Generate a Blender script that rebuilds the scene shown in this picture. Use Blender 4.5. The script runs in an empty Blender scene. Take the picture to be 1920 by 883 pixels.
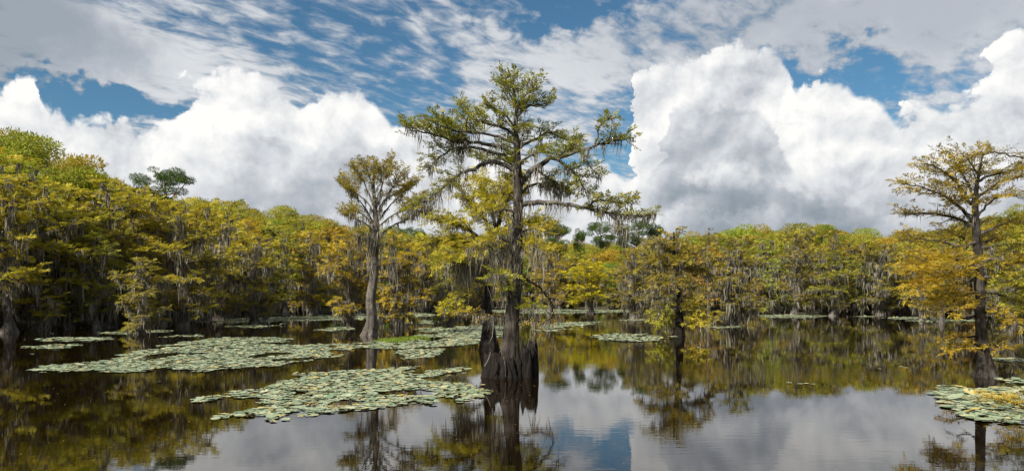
import bpy, math
import numpy as np
from mathutils import Vector

# ------------------------------------------------------------------ camera
F = 1371.0          # focal length in photo pixels (1920 wide)
CAMZ = 2.5          # eye height over the water, metres
HOR = 562.0         # photo row of the horizon
sc = bpy.context.scene
col = sc.collection
cam_d = bpy.data.cameras.new('camera')
cam = bpy.data.objects.new('camera', cam_d)
col.objects.link(cam)
cam.location = (0, 0, CAMZ)
cam.rotation_euler = (math.radians(90), 0, 0)
cam_d.sensor_width = 36.0
cam_d.lens = 36.0 * F / 1920.0
cam_d.shift_y = (HOR - 441.5) / 1920.0
cam_d.clip_start = 0.1
cam_d.clip_end = 9000
sc.camera = cam

SUN_EL, SUN_AZ = math.radians(41), math.radians(-140)   # azimuth clockwise from +Y: behind the camera, left
SUN_STRENGTH = 4.6
SKY_STRENGTH = 0.1
EXPOSURE = 0.75

sc.view_settings.view_transform = 'Standard'
sc.view_settings.look = 'None'
sc.view_settings.exposure = EXPOSURE
sc.view_settings.gamma = 1.0
sc.view_settings.use_curve_mapping = False
cy = sc.cycles
cy.max_bounces = 5
cy.diffuse_bounces = 3
cy.glossy_bounces = 3
cy.transmission_bounces = 3
cy.transparent_max_bounces = 4
cy.use_denoising = True
cy.caustics_reflective = False
cy.caustics_refractive = False
cy.sample_clamp_indirect = 6.0


# ------------------------------------------------------------------ node helper
class NT:
    def __init__(s, tree):
        s.t = tree
        s.n = tree.nodes
        s.l = tree.links
        s.n.clear()

    def node(s, typ, **kw):
        nd = s.n.new(typ)
        for k, v in kw.items():
            setattr(nd, k, v)
        return nd

    def put(s, sock, v):
        if isinstance(v, bpy.types.NodeSocket):
            s.l.new(v, sock)
        elif v is not None:
            sock.default_value = v

    def m(s, op, a, b=None, c=None, clamp=False):
        nd = s.node('ShaderNodeMath', operation=op, use_clamp=clamp)
        for i, v in enumerate((a, b, c)):
            if v is not None:
                s.put(nd.inputs[i], v)
        return nd.outputs[0]

    def add(s, a, b): return s.m('ADD', a, b)
    def sub(s, a, b): return s.m('SUBTRACT', a, b)
    def mul(s, a, b): return s.m('MULTIPLY', a, b)

    def vec(s, x, y, z=0.0):
        nd = s.node('ShaderNodeCombineXYZ')
        for i, v in enumerate((x, y, z)):
            s.put(nd.inputs[i], v)
        return nd.outputs[0]

    def vm(s, op, a, b=None):
        nd = s.node('ShaderNodeVectorMath', operation=op)
        s.put(nd.inputs[0], a)
        if b is not None:
            if op == 'SCALE':
                s.put(nd.inputs['Scale'], b)
            else:
                s.put(nd.inputs[1], b)
        return nd.outputs[1] if op in ('LENGTH', 'DISTANCE', 'DOT_PRODUCT') else nd.outputs[0]

    def step(s, x, a, b, lo=0.0, hi=1.0, kind='SMOOTHSTEP'):
        nd = s.node('ShaderNodeMapRange', interpolation_type=kind)
        for i, v in enumerate((x, a, b, lo, hi)):
            s.put(nd.inputs[i], v)
        return nd.outputs[0]

    def noise(s, vec, scale, detail=4.0, rough=0.5, dims='3D', dist=0.0, lac=2.0):
        nd = s.node('ShaderNodeTexNoise', noise_dimensions=dims)
        s.put(nd.inputs['Vector'], vec)
        nd.inputs['Scale'].default_value = scale
        nd.inputs['Detail'].default_value = detail
        nd.inputs['Roughness'].default_value = rough
        nd.inputs['Lacunarity'].default_value = lac
        nd.inputs['Distortion'].default_value = dist
        return nd.outputs[0]

    def voro(s, vec, scale, detail=3.0, rough=0.5, dims='2D', lac=2.1, smooth=None):
        nd = s.node('ShaderNodeTexVoronoi', voronoi_dimensions=dims, feature='F1' if smooth is None else 'SMOOTH_F1')
        nd.normalize = True
        s.put(nd.inputs['Vector'], vec)
        nd.inputs['Scale'].default_value = scale
        nd.inputs['Detail'].default_value = detail
        nd.inputs['Roughness'].default_value = rough
        nd.inputs['Lacunarity'].default_value = lac
        if smooth is not None:
            nd.inputs['Smoothness'].default_value = smooth
        return nd.outputs['Distance']

    def ramp(s, fac, stops):
        nd = s.node('ShaderNodeValToRGB')
        el = nd.color_ramp.elements
        while len(el) < len(stops):
            el.new(0.5)
        for e, (p, c) in zip(el, stops):
            e.position = p
            e.color = (*c, 1.0)
        s.put(nd.inputs[0], fac)
        return nd.outputs[0]

    def mix(s, fac, a, b, mode='MIX'):
        nd = s.node('ShaderNodeMix', data_type='RGBA', blend_type=mode)
        s.put(nd.inputs[0], fac)
        for i, v in ((6, a), (7, b)):
            if isinstance(v, tuple):
                v = (*v, 1.0) if len(v) == 3 else v
            s.put(nd.inputs[i], v)
        return nd.outputs[2]

    def curve(s, x, pts):
        nd = s.node('ShaderNodeFloatCurve')
        cv = nd.mapping.curves[0]
        nd.mapping.use_clip = False
        pts = sorted(pts)
        while len(cv.points) < len(pts):
            cv.points.new(0.5, 0.5)
        for p, (a, b) in zip(cv.points, pts):
            p.location = (a, b)
            p.handle_type = 'AUTO_CLAMPED'
        nd.mapping.update()
        s.put(nd.inputs['Value'], x)
        return nd.outputs[0]


def ang(px, py):
    """photo pixel -> (azimuth, tangent of elevation) of that direction"""
    a = math.atan((px - 960.0) / F)
    return a, (HOR - py) / F * math.cos(a)


# ------------------------------------------------------------------ sky
def make_world():
    w = bpy.data.worlds.new('World')
    sc.world = w
    w.use_nodes = True
    g = NT(w.node_tree)
    out = g.node('ShaderNodeOutputWorld')
    bg = g.node('ShaderNodeBackground')
    bg.inputs['Strength'].default_value = SKY_STRENGTH
    g.l.new(bg.outputs[0], out.inputs[0])
    sky = g.node('ShaderNodeTexSky', sky_type='NISHITA')
    sky.sun_disc = False
    sky.sun_elevation = SUN_EL
    sky.sun_rotation = SUN_AZ
    sky.air_density = 1.0
    sky.dust_density = 0.3
    sky.ozone_density = 2.0
    tc = g.node('ShaderNodeTexCoord')
    d = tc.outputs['Generated']
    sp = g.node('ShaderNodeSeparateXYZ')
    g.l.new(d, sp.inputs[0])
    x, y, z = sp.outputs
    az = g.m('ARCTAN2', x, y)
    hyp = g.m('SQRT', g.add(g.mul(x, x), g.mul(y, y)))
    T = g.m('MINIMUM', g.m('DIVIDE', z, g.m('MAXIMUM', hyp, 0.03)), 8.0)
    P = g.vec(az, T)

    def blob(px, py, rx, ry, soft=1.0):
        a, t = ang(px, py)
        v = g.vm('MULTIPLY', g.vm('SUBTRACT', warp, (a, t, 0)), (F / rx, F / ry, 0))
        return g.step(g.vm('LENGTH', v), 1.0 + soft * 0.5, 1.0 - soft * 0.5 if soft < 2 else 0.0)

    # soft warp for hand placed gaps and veils
    wn = g.node('ShaderNodeTexNoise', noise_dimensions='2D')
    g.l.new(P, wn.inputs['Vector'])
    wn.inputs['Scale'].default_value = 9.0
    wn.inputs['Detail'].default_value = 5.0
    wn.inputs['Roughness'].default_value = 0.6
    wofs = g.vm('SCALE', g.vm('SUBTRACT', wn.outputs[1], (0.5, 0.5, 0.5)), 0.16)
    warp = g.vm('ADD', P, wofs)

    # high rippled cloud sheet, laid out on a flat deck overhead
    den = g.m('MAXIMUM', g.add(z, 0.10), 0.02)
    deck = g.vec(g.m('DIVIDE', x, den), g.m('DIVIDE', y, den))
    rot = g.node('ShaderNodeVectorRotate', rotation_type='Z_AXIS')
    g.l.new(deck, rot.inputs['Vector'])
    rot.inputs['Angle'].default_value = math.radians(-48)
    stre = g.vm('MULTIPLY', rot.outputs[0], (1.0, 1.7, 1.0))
    n_big = g.noise(deck, 0.75, 3, 0.5, '2D')
    n_rip = g.noise(stre, 8.5, 5, 0.58, '2D', dist=0.25)
    n_mid = g.noise(stre, 1.9, 3, 0.5, '2D', dist=0.2)
    cov = g.add(g.add(g.mul(n_rip, 0.52), g.mul(n_mid, 0.42)), g.mul(g.sub(n_big, 0.5), 0.30))
    gap = None
    for px, py, rx, ry, wgt in ((640, 50, 180, 60, .12), (750, 180, 130, 65, .14), (170, 205, 130, 30, .5), (1030, 10, 170, 30, .2),
                                (1320, 65, 150, 32, .13), (1570, 140, 130, 34, .30), (1170, 260, 60, 80, .05), (1680, 185, 70, 30, .1),
                                (500, 120, 150, 60, .06)):
        b = g.mul(blob(px, py, rx, ry, 1.6), wgt)
        gap = b if gap is None else g.add(gap, b)
    fill = None
    for px, py, rx, ry, wgt in ((330, 110, 230, 110, .12), (120, 60, 130, 110, .2), (1600, 40, 420, 75, .25), (900, 150, 130, 120, .05), (1090, 140, 110, 80, .08)):
        b = g.mul(blob(px, py, rx, ry, 1.8), wgt)
        fill = b if fill is None else g.add(fill, b)
    cov = g.add(g.sub(cov, gap), fill)
    a_high = g.step(cov, 0.32, 0.57)
    a_high = g.mul(a_high, 0.93)
    b_high = g.add(0.57, g.mul(g.step(cov, 0.40, 0.66), 0.20))
    grey = g.add(g.mul(blob(20, 50, 170, 105, 1.0), 0.40),
                 g.mul(blob(1620, 25, 420, 85, 1.5), 0.22))
    b_high = g.sub(b_high, grey)

    # heaped clouds: a skyline over azimuth, frayed by billows
    Q = g.vm('ADD', P, g.vm('SCALE', wofs, 0.30))
    sunofs = (-0.008, 0.014, 0)
    Q2 = g.vm('ADD', Q, sunofs)
    vor = g.m('SUBTRACT', 1.0, g.voro(Q, 15.0, 3.4, 0.5, lac=2.3))
    vor2 = g.m('SUBTRACT', 1.0, g.voro(Q2, 15.0, 3.4, 0.5, lac=2.3))
    nz = g.noise(P, 26.0, 5, 0.6, '2D')
    nz2 = g.noise(g.vm('ADD', P, sunofs), 26.0, 5, 0.6, '2D')
    L1 = g.voro(Q, 6.5, 1.0, 0.5, lac=2.2)
    L2 = g.voro(g.vm('ADD', Q, (-0.022, 0.040, 0)), 6.5, 1.0, 0.5, lac=2.2)
    nlow = g.add(0.5, g.mul(g.sub(L2, L1), 0.75))
    relief = g.add(g.mul(g.sub(vor, vor2), 0.75), g.mul(g.sub(nz, nz2), 0.30))          # bright where the heap falls away towards the sun
    away = g.step(g.m('ABSOLUTE', az), 0.62, 0.80)
    nout = g.noise(P, 2.2, 4, 0.55, '2D')

    def bank(prof, amp, namp):
        pts = []
        for px, py in prof:
            a, t = ang(px, py)
            pts.append(((a + 0.7) / 1.4, t / 0.5))
        xin = g.m('MULTIPLY_ADD', g.add(az, g.add(g.mul(g.sub(nz, 0.5), 0.03), g.mul(g.sub(vor, 0.72), 0.05))), 1 / 1.4, 0.5)
        e = g.mul(g.curve(g.m('MINIMUM', g.m('MAXIMUM', xin, 0.0), 1.0), pts), 0.5)
        e = g.add(e, g.mul(away, g.mul(g.sub(nout, 0.5), 0.5)))
        return g.add(g.sub(e, T), g.add(g.mul(g.sub(vor, 0.72), amp), g.mul(g.sub(nz, 0.5), namp)))

    h1 = bank([(-180, 150), (0, 138), (60, 138), (80, 170), (95, 212), (160, 224), (240, 214), (330, 196), (370, 150), (430, 128), (500, 145),
               (560, 172), (640, 158), (690, 175), (740, 226), (790, 232), (860, 262), (960, 300), (1060, 330), (1130, 300),
               (1175, 320), (1190, 150), (1230, 100), (1300, 108), (1360, 84), (1420, 84), (1470, 110), (1500, 168), (1555, 142), (1600, 172),
               (1660, 205), (1690, 225), (1715, 190), (1770, 196), (1830, 175), (1865, 100), (1900, 55), (1990, 40), (2150, 120)], 0.085, 0.026)
    h2 = bank([(-180, 300), (0, 210), (50, 230), (110, 300), (200, 330), (270, 300), (330, 245), (380, 236), (440, 250), (500, 232), (560, 205), (640, 186), (690, 205), (720, 260),
               (760, 330), (860, 380), (960, 420), (1100, 430), (1180, 345), (1225, 320), (1248, 245), (1266, 205), (1290, 196), (1335, 196),
               (1350, 182), (1400, 184), (1425, 200), (1446, 222), (1462, 270), (1490, 310), (1510, 340), (1550, 360), (1620, 330), (1690, 275), (1745, 266),
               (1790, 290), (1860, 300), (2000, 270), (2150, 320)], 0.075, 0.024)
    h3 = bank([(-180, 380), (100, 360), (250, 400), (500, 330), (620, 360), (680, 380), (800, 350), (1000, 430), (1130, 380), (1200, 390), (1300, 330), (1400, 290), (1440, 310),
               (1560, 330), (1680, 350), (1750, 340), (1900, 380), (2150, 360)], 0.05, 0.016)

    def lit(base, k, h, fade, depth, lown):
        b = g.add(base, g.mul(relief, k))
        b = g.sub(b, g.mul(g.step(h, 0.02, depth), fade))
        b = g.add(b, g.mul(g.sub(nlow, 0.5), lown))
        return b

    b1 = lit(0.88, 0.95, h1, 0.14, 0.16, 0.85)
    dark1 = g.mul(blob(800, 330, 260, 90, 1.5), 0.05)
    b1 = g.sub(b1, dark1)
    right2 = g.step(az, 0.14, 0.20)
    b2 = lit(g.sub(0.88, g.mul(right2, 0.31)), 0.85, h2, 0.18, 0.14, 0.75)
    b2 = g.sub(b2, g.mul(blob(610, 310, 130, 70, 1.2), 0.20))
    b2 = g.add(b2, g.mul(blob(1800, 330, 140, 70, 1.2), 0.18))
    b3 = lit(0.72, 0.75, h3, 0.36, 0.10, 0.6)
    b3 = g.sub(b3, g.mul(blob(540, 385, 190, 40, 1.2), 0.22))
    b3 = g.sub(b3, g.mul(blob(1400, 395, 230, 32, 1.2), 0.22))

    stops = [(0.0, (0.16, 0.20, 0.25)), (0.30, (0.30, 0.35, 0.40)), (0.55, (0.50, 0.53, 0.58)), (0.78, (0.76, 0.78, 0.80)), (1.0, (1.0, 0.99, 0.97))]
    skyc = g.mix(1.0, sky.outputs[0], (0.31, 0.48, 0.52), 'MULTIPLY')
    c = skyc

    def over(c, b, a):
        cc = g.ramp(b, stops)
        cc = g.vm('SCALE', cc, 0.60 / SKY_STRENGTH)
        return g.mix(a, c, cc)
    c = over(c, b_high, a_high)
    c = over(c, b1, g.step(h1, -0.002, 0.010))
    c = over(c, b2, g.step(h2, -0.003, 0.014))
    c = over(c, b3, g.step(h3, -0.006, 0.030))
    g.l.new(c, bg.inputs['Color'])
    w.cycles.sampling_method = 'MANUAL'
    w.cycles.sample_map_resolution = 512


make_world()

sun_d = bpy.data.lights.new('sun', 'SUN')
sun_d.energy = SUN_STRENGTH
sun_d.angle = math.radians(4.0)
sun_d.color = (1.0, 0.95, 0.86)
sun = bpy.data.objects.new('sun', sun_d)
col.objects.link(sun)
sv = Vector((math.sin(SUN_AZ) * math.cos(SUN_EL), math.cos(SUN_AZ) * math.cos(SUN_EL), math.sin(SUN_EL)))
sun.rotation_euler = sv.to_track_quat('Z', 'Y').to_euler()
sun.location = sv * 60


# ------------------------------------------------------------------ materials
def material(name):
    m = bpy.data.materials.new(name)
    m.use_nodes = True
    g = NT(m.node_tree)
    out = g.node('ShaderNodeOutputMaterial')
    return m, g, out


def leaf_material(name, rough=0.6, trans=0.40, gloss=0.25):
    m, g, out = material(name)
    oi = g.node('ShaderNodeObjectInfo')
    at = g.node('ShaderNodeAttribute', attribute_name='tint')
    sep = g.node('ShaderNodeSeparateColor')
    g.l.new(at.outputs['Color'], sep.inputs[0])
    r, gg, b = sep.outputs
    c = g.mix(g.mul(gg, 0.85), oi.outputs['Color'], (0.330, 0.215, 0.020))       # turning leaves
    c = g.mix(g.mul(b, 0.75), c, (0.105, 0.125, 0.010))                         # still green leaves
    c = g.vm('SCALE', c, g.add(1.22, g.mul(r, 0.9)))
    bs = g.node('ShaderNodeBsdfPrincipled')
    g.l.new(c, bs.inputs['Base Color'])
    bs.inputs['Roughness'].default_value = rough
    bs.inputs['Specular IOR Level'].default_value = gloss
    tr = g.node('ShaderNodeBsdfTranslucent')
    g.l.new(g.vm('SCALE', c, 1.25), tr.inputs['Color'])
    mx = g.node('ShaderNodeMixShader')
    mx.inputs[0].default_value = trans
    g.l.new(bs.outputs[0], mx.inputs[1])
    g.l.new(tr.outputs[0], mx.inputs[2])
    g.l.new(mx.outputs[0], out.inputs[0])
    return m


def bark_material(name, dark, light, grey, lichen=0.5, scale=1.0):
    m, g, out = material(name)
    tc = g.node('ShaderNodeTexCoord')
    v = g.vm('MULTIPLY', tc.outputs['Object'], (9.0 * scale, 9.0 * scale, 1.1 * scale))
    n1 = g.noise(v, 1.6, 6, 0.62, dist=0.6)
    n2 = g.noise(tc.outputs['Object'], 1.7 * scale, 4, 0.6)
    c = g.mix(g.step(n1, 0.34, 0.66), dark, light)
    c = g.mix(g.mul(g.step(n2, 0.46, 0.66), lichen), c, grey)
    bs = g.node('ShaderNodeBsdfPrincipled')
    g.l.new(c, bs.inputs['Base Color'])
    bs.inputs['Roughness'].default_value = 0.88
    bs.inputs['Specular IOR Level'].default_value = 0.2
    bp = g.node('ShaderNodeBump')
    bp.inputs['Strength'].default_value = 0.9
    bp.inputs['Distance'].default_value = 0.05
    g.l.new(n1, bp.inputs['Height'])
    g.l.new(bp.outputs[0], bs.inputs['Normal'])
    g.l.new(bs.outputs[0], out.inputs[0])
    return m


def moss_material():
    m, g, out = material('spanish_moss')
    at = g.node('ShaderNodeAttribute', attribute_name='tint')
    sep = g.node('ShaderNodeSeparateColor')
    g.l.new(at.outputs['Color'], sep.inputs[0])
    c = g.mix(sep.outputs[0], (0.150, 0.132, 0.098), (0.40, 0.37, 0.295))
    bs = g.node('ShaderNodeBsdfDiffuse')
    g.l.new(c, bs.inputs['Color'])
    tr = g.node('ShaderNodeBsdfTranslucent')
    g.l.new(c, tr.inputs['Color'])
    mx = g.node('ShaderNodeMixShader')
    mx.inputs[0].default_value = 0.35
    g.l.new(bs.outputs[0], mx.inputs[1])
    g.l.new(tr.outputs[0], mx.inputs[2])
    g.l.new(mx.outputs[0], out.inputs[0])
    return m


def pad_material():
    m, g, out = material('lily_pad')
    oi = g.node('ShaderNodeObjectInfo')
    at = g.node('ShaderNodeAttribute', attribute_name='tint')
    tc = g.node('ShaderNodeTexCoord')
    sep = g.node('ShaderNodeSeparateColor')
    g.l.new(at.outputs['Color'], sep.inputs[0])
    so = g.node('ShaderNodeSeparateColor')
    g.l.new(oi.outputs['Color'], so.inputs[0])
    r = g.add(so.outputs[0], sep.outputs[0])
    c = g.ramp(r, [(0.0, (0.110, 0.160, 0.088)), (0.30, (0.195, 0.235, 0.142)), (0.74, (0.280, 0.305, 0.192)), (0.88, (0.35, 0.34, 0.19)), (0.95, (0.38, 0.30, 0.09)), (1.0, (0.17, 0.10, 0.04))])
    n = g.noise(tc.outputs['Object'], 14.0, 4, 0.6)
    c = g.vm('SCALE', c, g.add(0.80, g.mul(n, 0.7)))
    sp = g.step(g.noise(tc.outputs['Object'], 31.0, 2, 0.5), 0.66, 0.74)
    c = g.mix(g.mul(sp, 0.7), c, (0.16, 0.11, 0.04))
    bs = g.node('ShaderNodeBsdfPrincipled')
    g.l.new(c, bs.inputs['Base Color'])
    bs.inputs['Roughness'].default_value = 0.55
    bs.inputs['Specular IOR Level'].default_value = 0.25
    g.l.new(bs.outputs[0], out.inputs[0])
    return m


def water_material():
    m, g, out = material('water')
    geo = g.node('ShaderNodeNewGeometry')
    p = geo.outputs['Position']
    v1 = g.vm('MULTIPLY', p, (0.55, 2.2, 1.0))
    n1 = g.noise(v1, 2.6, 3, 0.55)
    n2 = g.noise(g.vm('MULTIPLY', p, (0.35, 0.8, 1.0)), 0.55, 2, 0.5)
    calm = g.step(g.noise(g.vm('MULTIPLY', p, (0.6, 1.6, 1.0)), 0.07, 3, 0.55), 0.42, 0.62)
    h = g.add(g.mul(n1, g.add(0.35, g.mul(calm, 0.9))), g.mul(n2, 1.2))
    bp = g.node('ShaderNodeBump')
    bp.inputs['Strength'].default_value = 1.0
    bp.inputs['Distance'].default_value = 0.0010
    g.l.new(h, bp.inputs['Height'])
    bs = g.node('ShaderNodeBsdfPrincipled')
    bs.inputs['Base Color'].default_value = (0.0062, 0.0034, 0.0010, 1)
    bs.inputs['Roughness'].default_value = 0.006
    bs.inputs['IOR'].default_value = 1.33
    bs.inputs['Specular IOR Level'].default_value = 0.72
    g.l.new(bp.outputs[0], bs.inputs['Normal'])
    g.l.new(bs.outputs[0], out.inputs[0])
    return m


def ground_material():
    m, g, out = material('forest_floor')
    geo = g.node('ShaderNodeNewGeometry')
    n = g.noise(geo.outputs['Position'], 0.8, 6, 0.65)
    c = g.ramp(n, [(0.3, (0.020, 0.016, 0.008)), (0.55, (0.045, 0.036, 0.015)), (0.75, (0.05, 0.055, 0.015))])
    bs = g.node('ShaderNodeBsdfPrincipled')
    g.l.new(c, bs.inputs['Base Color'])
    bs.inputs['Roughness'].default_value = 0.95
    g.l.new(bs.outputs[0], out.inputs[0])
    return m


MAT = dict(
    leaf=leaf_material('cypress_foliage'),
    needle=leaf_material('pine_needles', 0.8, 0.2, 0.05),
    bark=bark_material('grey_bark', (0.030, 0.024, 0.019), (0.145, 0.122, 0.100), (0.24, 0.225, 0.19), 0.5),
    bark_far=bark_material('grey_brown_bark', (0.030, 0.024, 0.019), (0.130, 0.110, 0.090), (0.25, 0.235, 0.20), 0.55, 0.7),
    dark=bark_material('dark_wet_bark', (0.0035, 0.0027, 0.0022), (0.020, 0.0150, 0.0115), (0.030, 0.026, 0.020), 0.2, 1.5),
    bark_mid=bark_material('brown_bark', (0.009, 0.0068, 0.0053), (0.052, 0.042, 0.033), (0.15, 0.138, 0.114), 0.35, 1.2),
    limb=bark_material('limb_bark', (0.030, 0.025, 0.020), (0.115, 0.100, 0.082), (0.22, 0.21, 0.18), 0.55, 1.4),
    pinebark=bark_material('pine_bark', (0.06, 0.035, 0.022), (0.16, 0.10, 0.065), (0.2, 0.16, 0.13), 0.3),
    moss=moss_material(),
    pad=pad_material(),
    water=water_material(),
    ground=ground_material(),
)


# ------------------------------------------------------------------ mesh helpers
def mesh_np(name, V, Fq, mat, tint=None, smooth=True):
    """V (n,3); Fq (m,k) all faces with k corners"""
    me = bpy.data.meshes.new(name)
    V = np.ascontiguousarray(V, dtype=np.float32)
    Fq = np.ascontiguousarray(Fq, dtype=np.int32)
    n, (mm, k) = len(V), Fq.shape
    me.vertices.add(n)
    me.vertices.foreach_set('co', V.ravel())
    me.loops.add(mm * k)
    me.loops.foreach_set('vertex_index', Fq.ravel())
    me.polygons.add(mm)
    me.polygons.foreach_set('loop_start', np.arange(0, mm * k, k, dtype=np.int32))
    me.polygons.foreach_set('loop_total', np.full(mm, k, dtype=np.int32))
    me.polygons.foreach_set('use_smooth', np.full(mm, smooth, dtype=bool))
    if tint is not None:
        a = me.attributes.new('tint', 'FLOAT_COLOR', 'POINT')
        c = np.ones((n, 4), np.float32)
        c[:, :3] = tint
        a.data.foreach_set('color', c.ravel())
    me.materials.append(mat)
    me.update()
    me.validate()
    return me


def link(name, data, parent=None, **props):
    o = bpy.data.objects.new(name, data)
    col.objects.link(o)
    if parent is not None:
        o.parent = parent
    for k, v in props.items():
        o[k] = v
    if parent is not None and name in ('moss', 'trunk_moss', 'foliage', 'crown', 'branches', 'upper_branches'):
        o['kind'] = 'stuff'
    return o


def unit(v):
    v = np.asarray(v, float)
    return v / (np.linalg.norm(v, axis=-1, keepdims=True) + 1e-9)


def smooth_poly(pts, n):
    """Catmull-Rom resample of a polyline to n points"""
    pts = np.asarray(pts, float)
    if len(pts) == 2:
        return pts[0] + (pts[1] - pts[0]) * np.linspace(0, 1, n)[:, None]
    ext = np.vstack([2 * pts[0] - pts[1], pts, 2 * pts[-1] - pts[-2]])
    u = np.linspace(0, len(pts) - 1 - 1e-6, n)
    i = u.astype(int)
    t = (u - i)[:, None]
    p0, p1, p2, p3 = ext[i], ext[i + 1], ext[i + 2], ext[i + 3]
    return 0.5 * (2 * p1 + (p2 - p0) * t + (2 * p0 - 5 * p1 + 4 * p2 - p3) * t ** 2 + (3 * p1 - p0 - 3 * p2 + p3) * t ** 3)


class Tubes:
    def __init__(s):
        s.V, s.F, s.n = [], [], 0

    def add(s, pts, rad, k=5, flute=None):
        pts = np.asarray(pts, float)
        rad = np.asarray(rad, float)
        n = len(pts)
        t = unit(np.gradient(pts, axis=0))
        ref = np.array([0.31, 0.95, 0.07]) if abs(t[:, 2]).mean() > 0.6 else np.array([0.03, 0.06, 1.0])
        a = unit(np.cross(np.broadcast_to(ref, t.shape), t))
        b = np.cross(t, a)
        th = np.linspace(0, 2 * np.pi, k, endpoint=False)
        R = rad[:, None] * np.ones(k)
        if flute is not None:
            R = R * flute(np.linspace(0, 1, n)[:, None], th[None, :])
        V = pts[:, None, :] + R[:, :, None] * (np.cos(th)[None, :, None] * a[:, None, :] + np.sin(th)[None, :, None] * b[:, None, :])
        idx = np.arange(n * k).reshape(n, k)
        i2 = np.roll(idx, -1, axis=1)
        q = np.stack([idx[:-1], i2[:-1], i2[1:], idx[1:]], -1).reshape(-1, 4)
        s.V.append(V.reshape(-1, 3))
        s.F.append(q + s.n)
        s.n += n * k

    def mesh(s, name, mat):
        return mesh_np(name, np.vstack(s.V), np.vstack(s.F), mat)


class Leaves:
    """diamond leaflets gathered from sprays"""
    def __init__(s, rng):
        s.rng = rng
        s.P, s.D, s.U, s.L, s.W, s.C = [], [], [], [], [], []

    def raw(s, P, D, U, L, W, C):
        s.P.append(P); s.D.append(D); s.U.append(U); s.L.append(L); s.W.append(W); s.C.append(C)

    def sprays(s, B, D, ln, m, leaf, wid, turn=0.25, green=0.3, droop=0.25, flat=0.35):
        """m leaflets along each twig (base B, direction D, length ln), spread flat like a feather"""
        r = s.rng
        B, D = np.asarray(B, float), unit(D)
        n = len(B)
        if n == 0:
            return
        ln = np.broadcast_to(np.asarray(ln, float), (n,))
        up = unit(np.array([0, 0, 1.0]) + r.normal(0, flat, (n, 3)))
        side = unit(np.cross(D, up))
        up = np.cross(side, D)
        t = np.linspace(0.12, 1.0, m)[None, :] + r.normal(0, 0.05, (n, m))
        sg = np.where(np.arange(m) % 2 == 0, 1.0, -1.0)[None, :]
        pos = B[:, None] + D[:, None] * (t * ln[:, None])[..., None]
        pos[..., 2] -= droop * (t ** 2) * ln[:, None]
        f = 0.55 + 0.75 * t[..., None]
        dr = D[:, None] * f + side[:, None] * sg[..., None] * (1.15 - 0.55 * t[..., None]) + r.normal(0, 0.22, (n, m, 3))
        dr[..., 2] -= droop * 0.6
        dr = unit(dr)
        L = leaf * (0.7 + 0.6 * r.random((n, m))) * (1.1 - 0.35 * t)
        W = wid * (0.7 + 0.6 * r.random((n, m)))
        tw = np.clip(r.normal(turn, 0.22, (n, 1)), 0, 1) * np.ones((1, m))
        gw = np.clip(r.normal(green, 0.22, (n, 1)), 0, 1) * np.ones((1, m))
        br = np.clip(r.normal(0.5, 0.16, (n, 1)) + r.normal(0, 0.07, (n, m)), 0, 1)
        C = np.stack([br, np.clip(tw + r.normal(0, .08, (n, m)), 0, 1), gw], -1)
        upn = unit(up[:, None] + r.normal(0, 0.24, (n, m, 3)))
        s.raw(pos.reshape(-1, 3), dr.reshape(-1, 3), upn.reshape(-1, 3), L.ravel(), W.ravel(), C.reshape(-1, 3))

    def mesh(s, name, mat):
        P, D, U = np.vstack(s.P), np.vstack(s.D), np.vstack(s.U)
        L, W, C = np.concatenate(s.L)[:, None], np.concatenate(s.W)[:, None], np.vstack(s.C)
        sd = unit(np.cross(D, U))
        nn = np.cross(sd, D)
        a = P
        b = P + D * L * 0.5 + sd * W * 0.5 - nn * W * 0.12
        c = P + D * L
        d = P + D * L * 0.5 - sd * W * 0.5 - nn * W * 0.12
        V = np.stack([a, b, c, d], 1).reshape(-1, 3)
        Fq = np.arange(len(V)).reshape(-1, 4)
        return mesh_np(name, V, Fq, mat, np.repeat(C, 4, axis=0), smooth=False)


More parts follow.
